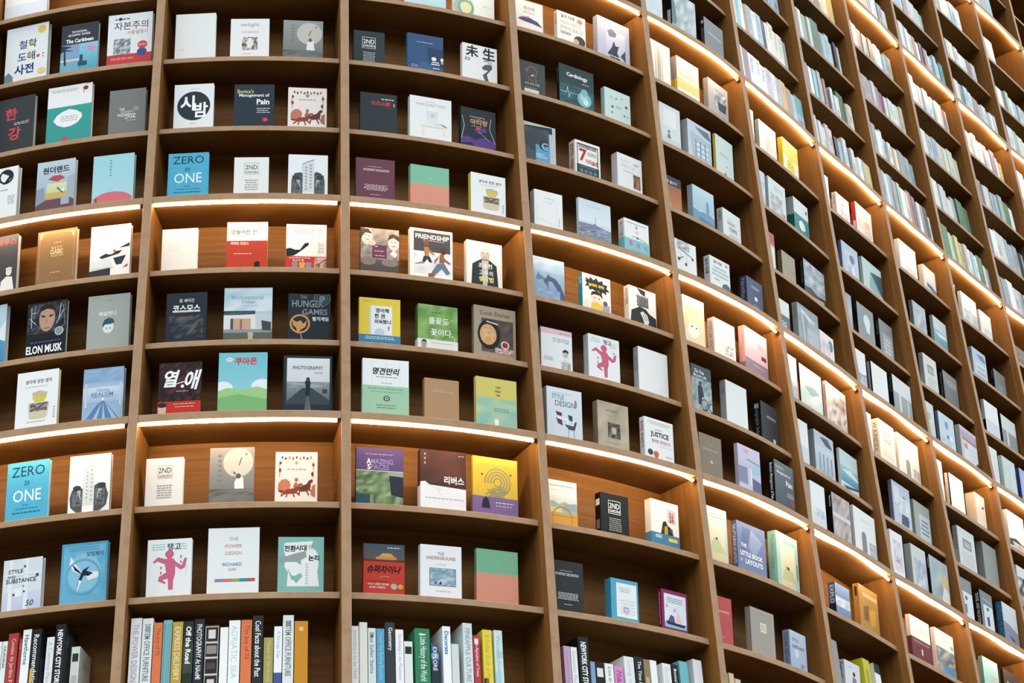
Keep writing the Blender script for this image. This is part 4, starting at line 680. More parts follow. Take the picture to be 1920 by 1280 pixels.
4|3|0.0915|0.1284|0.2404|0.0180|cream white book with grey green vertical stripes, upper lit shelf|f7f3ea;R .18 .1 .3 .98 d9cdb5;R .34 .12 .4 .98 8d9a8a;R .42 .12 .5 .98 b5bdae;R .54 .12 .6 .98 d9c9a5
4|3|0.2650|0.1641|0.2272|0.0348|pale yellow sunset book with yellow lower spine, upper lit shelf|e6dfd8 a39a94;R 0 0 1 .6 dcd8da efe4c0;R 0 .6 1 1 f0dc8c ecd070;X .1 .2 .9 .5 3 d0c9cf;R 0 .86 1 1 f2eee4;Q 0 .55 1 1 e3c23c;Q .45 .45 .55 .85 8a6a30
4|3|0.5023|0.1701|0.2198|0.0269|grey book with a laptop photograph, end of upper lit shelf|b5b1b0 a89e98;R .3 .2 .92 .66 dfe3e8;N .3 .2 .92 .66 3 5 cfd6de 8f9aa6 6a7480 e6eaee;P 3d444c .44 .52 .9 .5 .86 .74 .52 .76
4|2|0.0971|0.1389|0.2332|0.0180|pale grey book with a tiny lone figure, left, second shelf below upper strip, column 5|dde3e4;R .2 .1 .8 .55 eef1ef;P 6d7a80 .36 .8 .44 .68 .52 .8 .52 .92 .36 .92;E .44 .67 .05 .04 5a666c;R 0 .85 1 1 d0d8da
4|2|0.2862|0.1733|0.2225|0.0367|grey book of a round roofed hall, middle, second shelf below upper strip, column 5|c9d3dc b0b8c0;P 5f7486 .3 .1 .9 .08 1 .3 .7 .26;P aebfd0 .1 .3 1 .36 1 .95 .2 .95;X .25 .5 .9 .9 3 eef3f6;R .3 .45 .36 .9 8496aa;R .5 .45 .56 .9 8496aa;R .7 .45 .76 .9 8496aa
4|2|0.4950|0.1450|0.2357|0.0146|mint book with yellow spine, right, second shelf below upper strip, column 5|cfe3dd dcc23c;X .2 .4 .7 .5 2 d59aa0;L .5 .88 .6 .98 .05 3a4548;E .62 .7 .04 .03 e0a0a8
4|1|0.0523|0.1350|0.1843|0.0180|black over orange book half hidden by the upright, left, third below upper strip, column 5|b5663c;R 0 0 1 .28 2f3a40;T 생존_글쓰기 .5 .18 .1 .9 eef0f0 b;R 0 .28 1 1 a8643f c98a5c;L .3 .6 .5 .95 .04 e6b08a
4|1|0.2632|0.1514|0.2022|0.0300|misty blue book of a clock tower skyline, middle, third shelf below upper strip, column 5|bcd5e2 9db5c4;R 0 0 1 .6 c9dfe9 a9c9da;P 6f9cb8 0 1 0 .66 .3 .7 .5 .66 .62 .66 .62 .36 .68 .28 .74 .36 .74 .64 1 .72 1 1;P 4f83a5 .1 1 .3 .84 1 .9 1 1
4|1|0.4795|0.1428|0.1732|0.0314|white book with rows of black Korean lettering, right, third shelf below upper strip, column 5|e6ebeb c3c9c9;T 이야기 .46 .42 .15 .7 3a4144 b;T 인문학 .56 .6 .15 .7 3a4144 b;X .3 .25 .6 .3 1 a5adaf;X .3 .74 .9 .9 3 b5bcbd;Z 이야기 3a4144 b
4|0|0.0539|0.1316|0.1699|0.0180|white book with ink blossom branches, left, middle lit shelf, column 5|eef2f1;N .1 0 .7 .3 4 5 4a5356 eef2f1 8d979a eef2f1;L .3 .3 .85 .45 .03 5a6466;L .2 .6 .4 .5 .03 4a5356;E .18 .62 .06 .06 3d4648;E .5 .72 .05 .06 3d4648;E .82 .48 .05 .04 3d4648;L .5 .3 .6 .7 .012 a9b2b4;L .2 .2 .3 .6 .012 a9b2b4
4|0|0.2731|0.1396|0.1663|0.0319|white book with grey lettering and grey half disc, middle, middle lit shelf, column 5|e9eeee c9cfcf;T 일의_미래 .4 .14 .1 .6 3a4144 h;E .84 .12 .08 .05 d9a59a;X .1 .26 .92 .62 3 a9bcc2;X .2 .68 .5 .74 2 6d7679;E .8 .96 .24 .24 5f6c70;Z 일의_미래 22282a b
4|0|0.5417|0.1307|0.1691|0.0356|slate blue book with a small white emblem, right, middle lit shelf, column 5|4f5c78 333c50;X .28 .22 .8 .32 2 c9d0dc;E .56 .62 .1 .08 e3e8f0;X .34 .82 .8 .95 3 98a3b8;Z Nautilus 98a3b8
4|-1|0.0989|0.1341|0.2313|0.0180|cream book with a small white rabbit like face, left, first below middle strip, column 5|ecdfb8;R 0 0 1 .14 f6f2ea;X .06 .22 .8 .3 2 c4ad80;E .5 .72 .32 .36 f7f3ea;E .42 .58 .03 .03 2a2622;E .6 .6 .03 .03 2a2622;N 0 .4 1 1 4 4 ecdfb8 e3cf98 f0e6c8;E .46 .74 .26 .26 f7f3ea;E .4 .66 .035 .03 2a2622;E .6 .67 .035 .03 2a2622
4|-1|0.2933|0.1465|0.1914|0.0340|white book with grey berries at lower right, middle, first shelf below middle strip, column 5|f4f0e9 dcd2c6;N .5 .62 .9 .9 5 5 f4f0e9 c5c3d0 f4f0e9 8d8a98;X .3 .3 .7 .33 1 dbd4ca;Z AMERICAN_WHITE 6a625a
4|-1|0.5124|0.1850|0.2300|0.0296|pink book with mauve foot, right, first shelf below middle strip, column 5|efc8cc e0a9a4;R 0 0 1 1 f2cdd0 eebfc6;E .7 .3 .16 .1 d8b0c0;R .72 .5 .94 .6 5a4a55;R 0 .72 1 1 9c8494;X .3 .8 .9 .84 1 d5c3cc;Q 0 .72 1 1 857078
4|-2|0.1034|0.1200|0.2174|0.0180|grey book of a cyclist under white title, left, second shelf below middle strip, column 5|5c6c70;R 0 0 1 .3 4a5a60;T The_Time .4 .14 .09 .5 f0f4f4 bs;T Bicycle_Life .44 .25 .09 .7 f0f4f4 bs;N 0 .3 1 1 6 7 8fa5aa b9c9cc 6a7c82 c9d6d8;P 2f3a40 .3 .9 .3 .5 .42 .42 .54 .5 .6 .7 .5 .72 .46 .9;E .42 .4 .07 .07 3a4448;O .62 .88 .2 .03 333e42;O .98 .9 .16 .03 333e42
4|-2|0.3166|0.1461|0.2091|0.0302|blank white book with grey spine, middle, second shelf below middle strip, column 5|eef1f1 a3a9aa;Q .2 .15 .8 .3 8d9394
4|-2|0.5678|0.1403|0.1988|0.0418|charcoal book with black lettered spine, right, second shelf below middle strip, column 5|3f4244 15171a;X .3 .3 .9 .38 2 c3c7c9;E .72 .9 .08 .07 cfd2d3;Q .25 .06 .75 .16 c9cbcb;Z Photographic_Index 8d8f8f
4|-3|0.0573|0.1307|0.1887|0.0180|taupe brown book with a small pale dot, left, lower lit shelf, column 5|8d8272;X .4 .24 .66 .27 1 b5ab9a;T THINK_THINKING_THOUGHT .5 .38 .05 .72 d9d0c2;X .3 .45 .6 .47 1 b5ab9a;E .52 .68 .06 .05 cfc6b8;X .4 .9 .6 .93 1 a59a88
4|-3|0.2903|0.1486|0.2059|0.0187|lilac photograph book of a bright interior, middle, lower lit shelf, column 5|cfcbe4 b0a8b4;R 0 0 1 .45 d8cfe6 c3cfe2;P 8d93ad 0 .52 .4 .5 .4 .9 0 .9;P e0a9c4 .2 .1 .5 .06 .4 .18;P a9cfe0 .6 .4 1 .36 1 .55 .5 .6;R .5 .5 .6 .9 e9e3f0;P 6a6a92 .6 .7 1 .76 1 1 .6 1;L .4 .3 .95 .34 .02 6a6a7c
4|-3|0.5436|0.1538|0.2142|0.0331|slate grey book with white serif title, lettered spine, right, lower lit shelf, column 5|5a656d 101214;R 0 0 1 1 6d7880 4d5860;T Bonica's .28 .13 .08 .4 d5cf8c b;T Management_of .48 .26 .09 .84 f2f5f6 b;T Pain .74 .44 .13 .34 f6f8f8 h;X .6 .64 .96 .76 3 c9d0d4;E .84 .86 .09 .08 b5505c;Z Bonica's_Management_of_Pain f0f0ec b
4|-4|0.0907|0.1159|0.2298|0.0180|pale aqua landscape book half behind the upright, left, first shelf below lower strip, column 5|dfe8dd;R 0 0 1 .3 a9d0d0 e9ecd8;X .1 .1 .9 .22 2 8fb5ae;R 0 .4 1 1 efe9cd d8c89c;P c9cf9c .1 .9 .3 .6 .6 .66 .9 .9;R .88 0 1 1 b9dcd6;E .46 .62 .05 .05 4a4a3a
4|-4|0.2664|0.1870|0.2135|0.0262|slate blue book with large white capital title, column five|7385ac 52608a;P 5f719a .2 .1 .5 .1 .3 .6 .1 .6;P 8fa0c2 .5 .1 .9 .3 .6 .7 .4 .5;T THE .22 .5 .08 .2 eef1f6 h;T LITTLE_BOOK .48 .68 .1 .8 f6f8fa h;T OF .12 .83 .06 .06 eef1f6 b;T LAYOUTS .56 .83 .11 .66 f6f8fa h;Z THE_LITTLE_BOOK_OF_LAYOUTS dfe4ee b
4|-4|0.5344|0.1673|0.2433|0.0399|aqua landscape book with aqua spine, right, first shelf below lower strip, column 5|a9d5cc 82b5ac;R .16 .2 .84 1 eee9cf d9c9a0;X .3 .1 .9 .18 2 7fb0a8;P c3cb98 .2 .9 .4 .6 .7 .7 .84 .9;E .5 .66 .06 .04 4a4a3a;R .9 .5 .94 .8 5a6a60;Z Modern_Living 5a8a82
4|-5|0.0401|0.1350|0.1931|0.0180|plain coral red book with small white type|c25a5c;T ELEMENTS_OF_STYLE .5 .34 .05 .8 f0d9d8 b;X .3 .9 .7 .93 1 e6c0c0
4|-5|0.2846|0.1525|0.1935|0.0254|grey beige book with a cream label on its cover|a9a299 8d857c;L .06 .04 .94 .04 .01 cfc9be;L .94 .04 .94 .98 .01 cfc9be;R .4 .3 .66 .52 e3dcc0;X .43 .34 .63 .48 3 a9a088;X .45 .18 .6 .21 1 cfc9be;X .4 .86 .6 .89 1 cf9a80;Q .2 .05 .8 .95 9d958b
4|-5|0.5430|0.1238|0.1643|0.0314|pale blue lettered book, right end of column five, lowest face out row|b9c8dc 8d9cb8;R 0 0 1 1 c3d0e2 a9bcd8;T STYLE .34 .24 .09 .44 3a4656 b;T SUBSTANCE .5 .42 .09 .8 3a4656 b;R .3 .5 .5 .7 dbe4f0;T 50 .7 .9 .12 .3 2c3846 s;Z STYLE_AND_SUBSTANCE 45526a
5|3|0.0319|0.1350|0.2266|0.0180|white book almost hidden by the upright, left, first shelf below upper strip, column 6|f4f4f0;R .4 .3 1 .5 dfe0dc
5|3|0.2155|0.1654|0.2110|0.0208|white book with a soft orange blossom picture, middle, first shelf below upper strip, column 6|f0ece4 a0aca4;R 0 0 1 .5 e6ebe6 f4ede4;N .4 .3 1 .9 4 4 f0ece4 ecc9b8 f0ece4 d8b5a8;X .2 .6 .8 .7 2 d5cfc6
5|3|0.4492|0.1616|0.2246|0.0265|yellow book with smiling round face, right, first shelf below upper strip, column 6|ecd063 e0c02e;R 0 0 1 .35 e3c23c ecd063;X .3 .14 .9 .28 2 b9962e;R 0 .5 1 1 f2ead0;E .48 .72 .26 .28 e3cd4c;E .4 .68 .03 .03 5a4a20;E .56 .7 .03 .03 5a4a20
5|2|0.0519|0.1350|0.2177|0.0180|pale blue book edge behind the upright, left, second shelf below upper strip, column 6|cfdfe6;N 0 .3 1 1 3 3 cfdfe6 a9c3d2 dfe9ee
5|2|0.2164|0.1656|0.2232|0.0145|white book with grey green sketched figures, middle, second shelf below upper strip, column 6|dfe6e4 b9c3c3;X .3 .15 .9 .3 3 b0bcba;N .1 .4 .8 .9 6 5 dfe6e4 8fa3a5 dfe6e4 b5a9b0 dfe6e4;E .86 .84 .08 .07 c98a9c
5|2|0.4648|0.1517|0.2248|0.0403|white over teal book with cloud label, right, second shelf below upper strip, column 6|e6ecea a9b2b0;E .86 .2 .05 .07 3a2a2c;R 0 .42 1 1 2f8f8c 2a8583;P eef2f0 .3 .62 .5 .52 .7 .6 .74 .76 .5 .82 .34 .76;Q 0 .42 1 1 1f5f60
5|1|0.0509|0.1350|0.2196|0.0180|white book with red top behind the upright, left, third shelf below upper strip, column 6|e9e9e6;R 0 0 1 .3 c2575c;R 0 .3 1 .36 d99a9c
5|1|0.2484|0.1259|0.1728|0.0226|khaki green book, middle, third shelf below upper strip, column 6|a59c84 6d5f3c;P 8d846c .6 .5 .9 .55 .8 .62
5|1|0.4641|0.2190|0.2213|0.0224|grey sky photograph book with black spine, right, third shelf below upper strip, column 6|aab7bf 0e1013;R 0 0 1 .6 8fa0ac c9d2d6;N 0 0 1 .65 5 6 93a3ae c3cdd3 7d8e9a dde3e6;P 4a4a44 0 1 0 .75 .3 .7 .6 .78 1 .72 1 1;P c9b98a .4 .9 .9 .82 1 1 .4 1;Z Modern_Urban_Space 6d7072
5|0|0.0253|0.1350|0.1697|0.0180|white book with a grey mountain ridge, left, middle lit shelf, column 6|e3ebe8;R .0 .5 1 1 67757a;P 67757a 0 .5 .2 .38 .5 .52 .8 .55 1 .7 1 .8 0 .8;T 지도 .6 .8 .2 .8 e9eeee h
5|0|0.2390|0.1962|0.2149|0.0274|grey book of a pale construction crane, middle, middle lit shelf, column 6|98a4aa 8d989c;N 0 0 1 1 4 5 98a4aa 879499 9caab2 b0bcc2;L .2 .1 .3 .95 .06 c9d3d6;L .2 .15 .8 .3 .06 dfe6e8;L .4 .2 .6 .34 .06 dfe6e8;R .4 .5 1 1 adb8bd;X .45 .55 .95 .95 5 c9d3d8;Z Landscape 6d777c
5|0|0.4438|0.1407|0.1580|0.0180|white book with a teal balloon, right, middle lit shelf, column 6|efe9e6;E .76 .35 .16 .2 3f97ad;N .05 .3 .7 1 3 5 efe9e6 d5b5b5 efe9e6 b9a9a5;R .2 .3 .3 .9 d9ccc6
5|-1|0.0768|0.1350|0.2302|0.0180|lilac grey book behind the upright, left, first shelf below middle strip, column 6|d5cfd8;R .1 .3 .9 .6 f2f0f4;R 0 .7 1 1 b5b5c4
5|-1|0.2371|0.2030|0.2231|0.0081|pale mint book with a winding green road, middle, first shelf below middle strip, column 6|cfe0de 0e1012;N 0 .1 1 .98 4 5 c9dede b5d2d0 dfeae8 a9c9c9;P 8fb5b5 .2 .5 .6 .4 .9 .5 .5 .66;X .3 .2 .8 .26 1 a9c3c3
5|-1|0.4844|0.2065|0.2280|0.0160|white book with scattered black and white photographs, right, first shelf below middle strip, column 6|dcd3cf c4b9b4;N .05 .1 .98 .95 9 8 e3dbd7 6a625f cfc4bf f0eae6 8d8480 dcd3cf;E .85 .12 .05 .05 c9b36a;Z YES_ME_WHITE_COMMONS 4a4542
5|-2|0.0876|0.1350|0.2229|0.0180|white book with a faint blue foot, left, second shelf below middle strip, column 6|eef2f2;R .2 .6 1 1 d5e0e8
5|-2|0.2788|0.1805|0.2225|0.0315|grey blue book of a columned building, middle, second shelf below middle strip, column 6|c3ced8 8f979d;P 4a5d70 .3 .1 .7 .06 .95 .26 .6 .26;R 0 .34 1 .9 d0dae4 b5c3d2;R .2 .5 .26 .9 7d8fa5;R .4 .5 .46 .9 7d8fa5;R .6 .5 .66 .9 7d8fa5;R .8 .5 .86 .9 7d8fa5;X .1 .9 .9 .97 1 a3b0c0
5|-2|0.5155|0.1837|0.2147|0.0130|pale aqua book with a blue wave, right, second shelf below middle strip, column 6|cfe3e3 d5dedd;R 0 .4 1 .8 9fd0d8 5a9ab5;P e6f0f0 .1 .5 .6 .42 1 .55 1 .62 .4 .56;P 3a5f78 .1 .9 1 .78 1 .82 .3 .95
5|-3|0.0907|0.1230|0.2132|0.0180|white book with a faint grey skyline, left, lower lit shelf, column 6|eef2f2;R .1 .7 1 1 dfe4e6;N .3 .6 .9 .8 3 4 eef2f2 b5c0c6 dfe5e8
5|-3|0.2764|0.1632|0.2188|0.0204|brown grey photograph book with black lettered spine, middle, lower lit shelf, column 6|b5a8a5 0c0d0f;N 0 0 1 1 8 7 a5958f cfc6c4 8d7d78 dcd5d4 b09a90;R 0 .45 1 .55 d5dadc;Z Geometry dcdcd8 b
5|-3|0.4752|0.2181|0.2221|0.0152|tall white book with a grey arched doorway, right, lower lit shelf, column 6|eef0ef b5bbba;X .3 .2 .8 .24 1 cdd1d1;R .32 .62 .54 1 8b8d93;E .43 .62 .11 .11 8b8d93;N .66 .66 1 .96 4 4 c5cacc 9aa0a5 dfe3e3
5|-4|0.2606|0.1270|0.1563|0.0324|blue book of clouds over a horizon, left, first shelf below lower strip, column 6|8fa8c8 3f5a8c;R 0 0 1 .45 9db4d0 6f8fb8;N 0 .4 1 .7 3 4 dfe8f0 a9c0d8 f0f4f8;R 0 .7 1 1 7d98be 5a7aa8;Z EXPLORE dfe6ee;Q 0 .55 1 1 1c2330
5|-4|0.4812|0.1869|0.2120|0.0273|golden tan book with ochre leaf shapes, right, first shelf below lower strip, column 6|b58a4c a87a3c;R .2 .15 .95 .24 d5b98a;P 8a5f30 .2 .5 .5 .4 .4 .8 .2 .8;P d0a03c .5 .5 .85 .45 .8 .8 .55 .9;P 6a5a4a .3 .6 .45 .55 .42 .85;Q .3 .06 .7 .25 3a2f20
5|-5|0.2355|0.1330|0.1511|0.0364|white book with a mauve dressed woman, second shelf below lower strip, column 6|dfe0e6 c9c6c9;E .6 .35 .08 .07 3a3038;P 9a7aa8 .4 .9 .5 .45 .7 .45 .85 .9;X .2 .15 .5 .2 1 a9a9b5;Z Everything 2f2f35 b
6|3|0.0555|0.1350|0.2218|0.0180|white book edge beside the upright, left, first shelf below upper strip, column 7|f2f3f1
6|3|0.2658|0.1422|0.1770|0.0244|white book with a pink grey figure, middle, first shelf below upper strip, column 7|f0eeec d9d3cd;N .3 .2 .9 .8 4 4 f0eeec d9c9cf f0eeec b5aab5;Z A_Journal 5a5450
6|3|0.4866|0.1861|0.2209|0.0245|white book with red spine, right, first shelf below upper strip, column 7|f2eae4 b53a33;N .1 .4 .9 .9 5 4 f2eae4 e9cdb9 f2eae4 d9b5a0;X .2 .15 .9 .3 2 d5c9c0;Q .2 .5 .8 .8 e0c9b9
6|2|0.2180|0.1763|0.2092|0.0179|pale blue book with dark blue spine, left, second shelf below upper strip, column 7|b9c8da 5f7296;N .2 .2 .9 .9 4 4 b9c8da dfe8f2 8fa3c0 cfdbe8;E .6 .4 .14 .14 6f7d98;E .65 .75 .12 .14 dfe6f0
6|2|0.4413|0.2189|0.2121|0.0179|pale aqua book with dark diagonal corner, right, second shelf below upper strip, column 7|c3d8da aebdbd;P 3f5a5c .4 .3 1 .2 1 .9;P 8db5b9 .4 .3 1 .9 .3 .9;R 0 .85 1 1 dfe8e8
6|1|0.0771|0.1350|0.2237|0.0180|grey blue book edge beside the upright, left, third shelf below upper strip, column 7|a9b8c4;N 0 0 1 1 3 3 a9b8c4 8fa3b5 c3cfd8
6|1|0.2697|0.1765|0.2225|0.0117|grey book with a white paper bag shape, middle, third shelf below upper strip, column 7|8d999d 0e1012;E .56 .4 .2 .2 dfe6e6;P dfe6e6 .36 .42 .74 .42 .68 .72 .52 .72;Z Visual 5a6063
6|1|0.5082|0.1516|0.2248|0.0205|grey book with a framed pale grid, right, third shelf below upper strip, column 7|8d8f90 0e1012;R .2 .35 .92 .95 adb0b2;X .3 .45 .85 .9 4 dcdedf;Z Intelligible_City 8d9090
6|0|0.0711|0.1004|0.2113|0.0180|white over blue grey landscape book, left, middle lit shelf, column 7|eef2f3;R 0 .55 1 1 98a5b9;P eef2f3 0 .5 .5 .55 1 .5 1 .6 .5 .66 0 .6;N 0 .7 1 1 3 4 8d9ab0 b5c0d0 c9d2dc
6|0|0.2271|0.1669|0.2013|0.0199|blank white book with black page line, middle, middle lit shelf, column 7|eef2f0 9a9aa0;X .3 .3 .7 .34 1 dfe4e2;Q .6 0 1 1 101113
6|0|0.4559|0.2030|0.2179|0.0285|white over grey city photograph, black spine, right, middle lit shelf, column 7|dde2e2 0c0d0f;R 0 .45 1 1 a3aeb2 8d999d;R .3 .4 .4 1 dde4e4;R .75 .5 .82 1 cfd6d6;Z Metropolis 5a5d5d
6|-1|0.0605|0.1350|0.2239|0.0180|white book edge beside the upright, left, first shelf below middle strip, column 7|f0ede6
6|-1|0.2687|0.1636|0.2333|0.0363|ivory book with a grey picture plate, middle, first shelf below middle strip, column 7|efe9da e6dcc6;R .3 .25 .75 .5 a9a69c;R .36 .32 .7 .46 cfccc2;X .15 .6 .9 .9 5 dbd4c4;Z W_KINDEX 6a604c
6|-1|0.4662|0.2342|0.2317|0.0195|white book with a small grey arch, right, first shelf below middle strip, column 7|f5efe4 e0d6c4;R .34 .66 .54 .95 a09c98;E .44 .66 .1 .1 a09c98;N .66 .68 .98 .92 3 4 cfcac2 a9a49e e6e0d6
6|-2|0.2955|0.1857|0.2361|0.0191|pale blue book with a bowed dark figure, left, second shelf below middle strip, column 7|c3d0de 6d7d9c;E .66 .35 .1 .12 7d8aa0;P 4f5a78 .4 .95 .5 .55 .7 .5 .85 .8 .8 .95;R .1 .1 .4 .5 dfe6ee;N .3 .3 .95 .7 3 4 d5dfe8 e6ecf2 b5c3d5
6|-2|0.5183|0.1772|0.2111|0.0164|grey green book with tiny blue drawings, right, second shelf below middle strip, column 7|adb2ae 8d928f;R .3 .3 .95 .95 cfd8da;X .36 .4 .9 .85 4 5f7fa5
6|-3|0.0933|0.1207|0.2257|0.0180|white book with pink and blue scribbles, left, lower lit shelf, column 7|eef0f2;N .2 .2 .9 .9 5 5 eef0f2 d5c3d0 eef0f2 b5b9d5 eef0f2;P d99aa5 .3 .7 .7 .6 .6 .75
6|-3|0.2978|0.1506|0.2187|0.0345|pale grey book with a soft city view, middle, lower lit shelf, column 7|cfd6d4 99a09f;R .2 .3 .98 .98 c9d8e6;N .2 .3 .98 .98 6 6 d5e0e6 8fa5b5 cfdce4 b0a9b9 e3eaee
6|-3|0.4880|0.2015|0.2218|0.0133|grey photograph book of a straw hatted figure, right, lower lit shelf, column 7|a9b5ba 0e0f10;N 0 0 1 1 4 5 9fb0b8 b9c8ce 8d9fa8 c9d3d6;E .78 .5 .2 .2 d0c08c;P e3e0da .55 .95 .7 .6 .95 .7 .95 1;Z Photographers c9c9c4
6|-4|0.0220|0.1300|0.2305|0.0180|pale grey green book edge beside the upright, left, first shelf below lower strip, column 7|c5cfca
6|-4|0.2316|0.1940|0.2119|0.0207|white over maroon banded book, middle, first shelf below lower strip, column 7|f2ece2 d9cdbf;X .3 .2 .9 .34 2 cfc6ba;B .52 6d3a40;bX .1 .58 .9 .62 1 d5b5b5;bE .5 .78 .04 .04 e3cfcf;bE .5 .85 .04 .04 e3cfcf
6|-4|0.4842|0.2010|0.2188|0.0208|white book with a blue seaside town photograph, right, first shelf below lower strip, column 7|f0e9e0 cdc4ba;X .2 .12 .9 .22 2 dccfc2;E .88 .3 .08 .05 8fc3c3;N 0 .42 1 1 7 7 5a8fb9 8d7d6a d9c9a5 4a4a44 6fa5cc b5a080;P 5a92c4 .3 .84 .9 .8 1 1 .5 1
7|3|0.2359|0.2012|0.2203|0.0253|white book with small grey shapes at its foot, left, first below upper strip, column 8|f6f3ee e0d9d0;N .2 .72 .9 .96 3 4 f6f3ee cfcac8 f6f3ee
7|3|0.5238|0.1531|0.1885|0.0285|cream book with a blue landscape plate, right, first shelf below upper strip, column 8|efe9e0 dfd0bc;R .2 .45 1 .95 dfe6ea;P 5f7590 .2 .6 .6 .62 1 .72 1 .85 .2 .75
7|2|0.0220|0.1304|0.1967|0.0180|pale book edge beside the upright, left, second shelf below upper strip, column 8|c9cfd2
7|2|0.2627|0.1520|0.1969|0.0216|grey blue patterned book, middle, second shelf below upper strip, column 8|b0bcc6 6d787f;N .1 .1 .95 .95 4 5 b0bcc6 d0d9df 94a3b2 c3cdd5
7|2|0.5081|0.1663|0.2064|0.0186|white over aqua book of a shore, right, second shelf below upper strip, column 8|d8e0dd 98a3a5;R 0 .4 1 .85 9fcbd6 5f9db9;P eef2f0 .1 .5 .9 .44 1 .55 .4 .6;P 33566c .4 .95 1 .86 1 .95
7|1|0.0253|0.1350|0.2307|0.0180|pale green grey book edge beside the upright, left, third shelf below upper strip, column 8|b9c6c4
7|1|0.2553|0.1548|0.2246|0.0242|pale grey book with a grey picture plate, middle, third shelf below upper strip, column 8|d9dedb a5abaa;R .28 .25 .75 .5 8f9698;R .35 .32 .7 .46 b5bcbd;X .15 .6 .9 .9 5 c3c9c8;Z W_KINDEX 6a7070
7|1|0.4873|0.1735|0.2147|0.0273|dark grey book with faint white lines, right, third shelf below upper strip, column 8|8a8d8c 121314;R 0 .4 1 1 7f8482 6d7472;X .3 .2 .9 .4 3 c3c6c5;Z Ephemeral_Buildings 7d8080
7|0|0.0271|0.1350|0.2117|0.0180|pale grey book with a faint plate, left, middle lit shelf, column 8|d5dcda;R .1 .3 .7 .5 aab4b5;X .1 .6 .9 .9 5 c3cccb
7|0|0.2145|0.1767|0.2067|0.0176|pale blue book with small figures, navy spine, middle, middle lit shelf, column 8|c6dbe6 5a6885;E .5 .3 .12 .12 8d9db0;P 6d7890 .4 .9 .46 .6 .6 .6 .62 .9;P eef4f7 .64 .9 .66 .55 .84 .6 .8 .95;N .1 .7 1 1 3 4 b5cbd9 d5e4ec a5bccc
7|0|0.4650|0.2036|0.2177|0.0265|pink grey book with red awnings, right, middle lit shelf, column 8|cdc6d2 9ba09d;R 0 .1 1 .3 b5a9bc;R .1 .3 1 .36 b5707c;R .15 .4 .95 .95 e0e3ea;R .2 .45 .4 .6 c08a94;E .94 .94 .1 .1 5a4048;X .4 .5 .9 .9 4 cfd5e0
7|-1|0.0762|0.1350|0.2387|0.0180|white book edge beside the upright, left, first shelf below middle strip, column 8|f3eee6
7|-1|0.2834|0.1602|0.2103|0.0231|white book with a black cover edge, middle, first shelf below middle strip, column 8|f4f0ea d9cdc6;X .3 .4 .8 .45 1 e0dad2;Q .7 0 1 1 141414
7|-1|0.5881|0.1178|0.2046|0.0523|cream book with a small dark figure, right, first shelf below middle strip, column 8|ece3d4 d9cab4;L .6 .4 .9 .3 .05 4a443c;E .75 .35 .08 .06 4a443c
7|-2|0.0346|0.1350|0.2220|0.0180|pale grey book edge beside the upright, left, second shelf below middle strip, column 8|cfd5d8
7|-2|0.2501|0.1911|0.2274|0.0255|white grey book with a grey picture plate, middle, second shelf below middle strip, column 8|dfe3e2 a9adae;R .28 .25 .78 .5 8d9496;R .35 .31 .72 .46 b9bfc0;X .12 .58 .92 .95 6 c3c9ca;Z W_KINDEX 5f6566
7|-2|0.5406|0.1685|0.2314|0.0370|plain grey green book, right, second shelf below middle strip, column 8|a0a7a2 858b87;X .4 .4 .7 .43 1 b5bbb6
7|-3|0.0564|0.1350|0.2116|0.0180|grey topped book with a white travel photo, left, lower lit shelf, column 8|8d9498;R .1 .35 1 1 dce8ee;E .5 .5 .1 .08 5a6a7a;P 6d7d9a .3 .7 .5 .65 .5 .9 .36 .9
7|-3|0.2834|0.1381|0.2062|0.0303|grey topped travel book with black lettered spine, middle, lower lit shelf, column 8|84898c 0d0e10;L .2 .2 .9 .26 .03 cfd3d5;R .2 .36 .95 1 d6e6ee;E .55 .45 .1 .06 4a5562;P 3f4a6a .4 .7 .6 .64 .62 .9 .44 .92;Z TRAVEL_AND_VACATION cfcfca b
7|-3|0.5412|0.1728|0.2157|0.0332|white over lilac grey book with blue spine, right, lower lit shelf, column 8|d0d6da 245a78;R 0 0 1 .52 dbe1e3 d0d8dc;P 8d92a8 0 .5 .4 .54 1 .66 1 1 0 1;P 4a4a60 .3 .8 .6 .86 .8 .96 .5 .92;Z ATLAS_PLACE 5a8aa5
7|-4|0.2449|0.1660|0.2135|0.0216|aqua green book with pink lettering, left, first shelf below lower strip, column 8|a9d3cd 5f8a88;X .4 .4 .95 .56 2 d5aab5
7|-4|0.4740|0.1831|0.2097|0.0162|dark brown book with a white title line, right, first shelf below lower strip, column 8|4a3f38 15120f;L .2 .3 .9 .46 .05 cfc6bd
8|3|0.0433|0.1350|0.2221|0.0180|white book edge beside the upright, left, first shelf below upper strip, column 9|e9ebea
8|3|0.2497|0.1955|0.2175|0.0197|grey book of a misty mountain, middle, first shelf below upper strip, column 9|d3d9da b5bcbd;P a3abb0 .1 .9 .5 .45 .8 .6 1 .9;N .1 .5 1 .95 3 4 c3cacc a9b2b6 dfe4e4
8|3|0.4855|0.1509|0.1963|0.0131|pale white book with a grey corner, right, first shelf below upper strip, column 9|e3e6e8 c5c9cb;N .3 .6 1 1 3 3 e3e6e8 c0c6cc dfe3e6
8|2|0.2374|0.1733|0.2055|0.0224|pale blue book of a domed building, left, second shelf below upper strip, column 9|bfccdc 8a939b;P 6f86a0 .3 .15 .8 .1 1 .3 .6 .3;R .2 .45 .9 .9 d8e2ec b9c6d8;X .25 .5 .9 .85 2 98a8c0
8|2|0.5061|0.1540|0.1710|0.0224|dark grey book with black spine, right, second shelf below upper strip, column 9|7a8080 101112;X .3 .5 .9 .8 4 a5abab;Z Buildings 6d7070
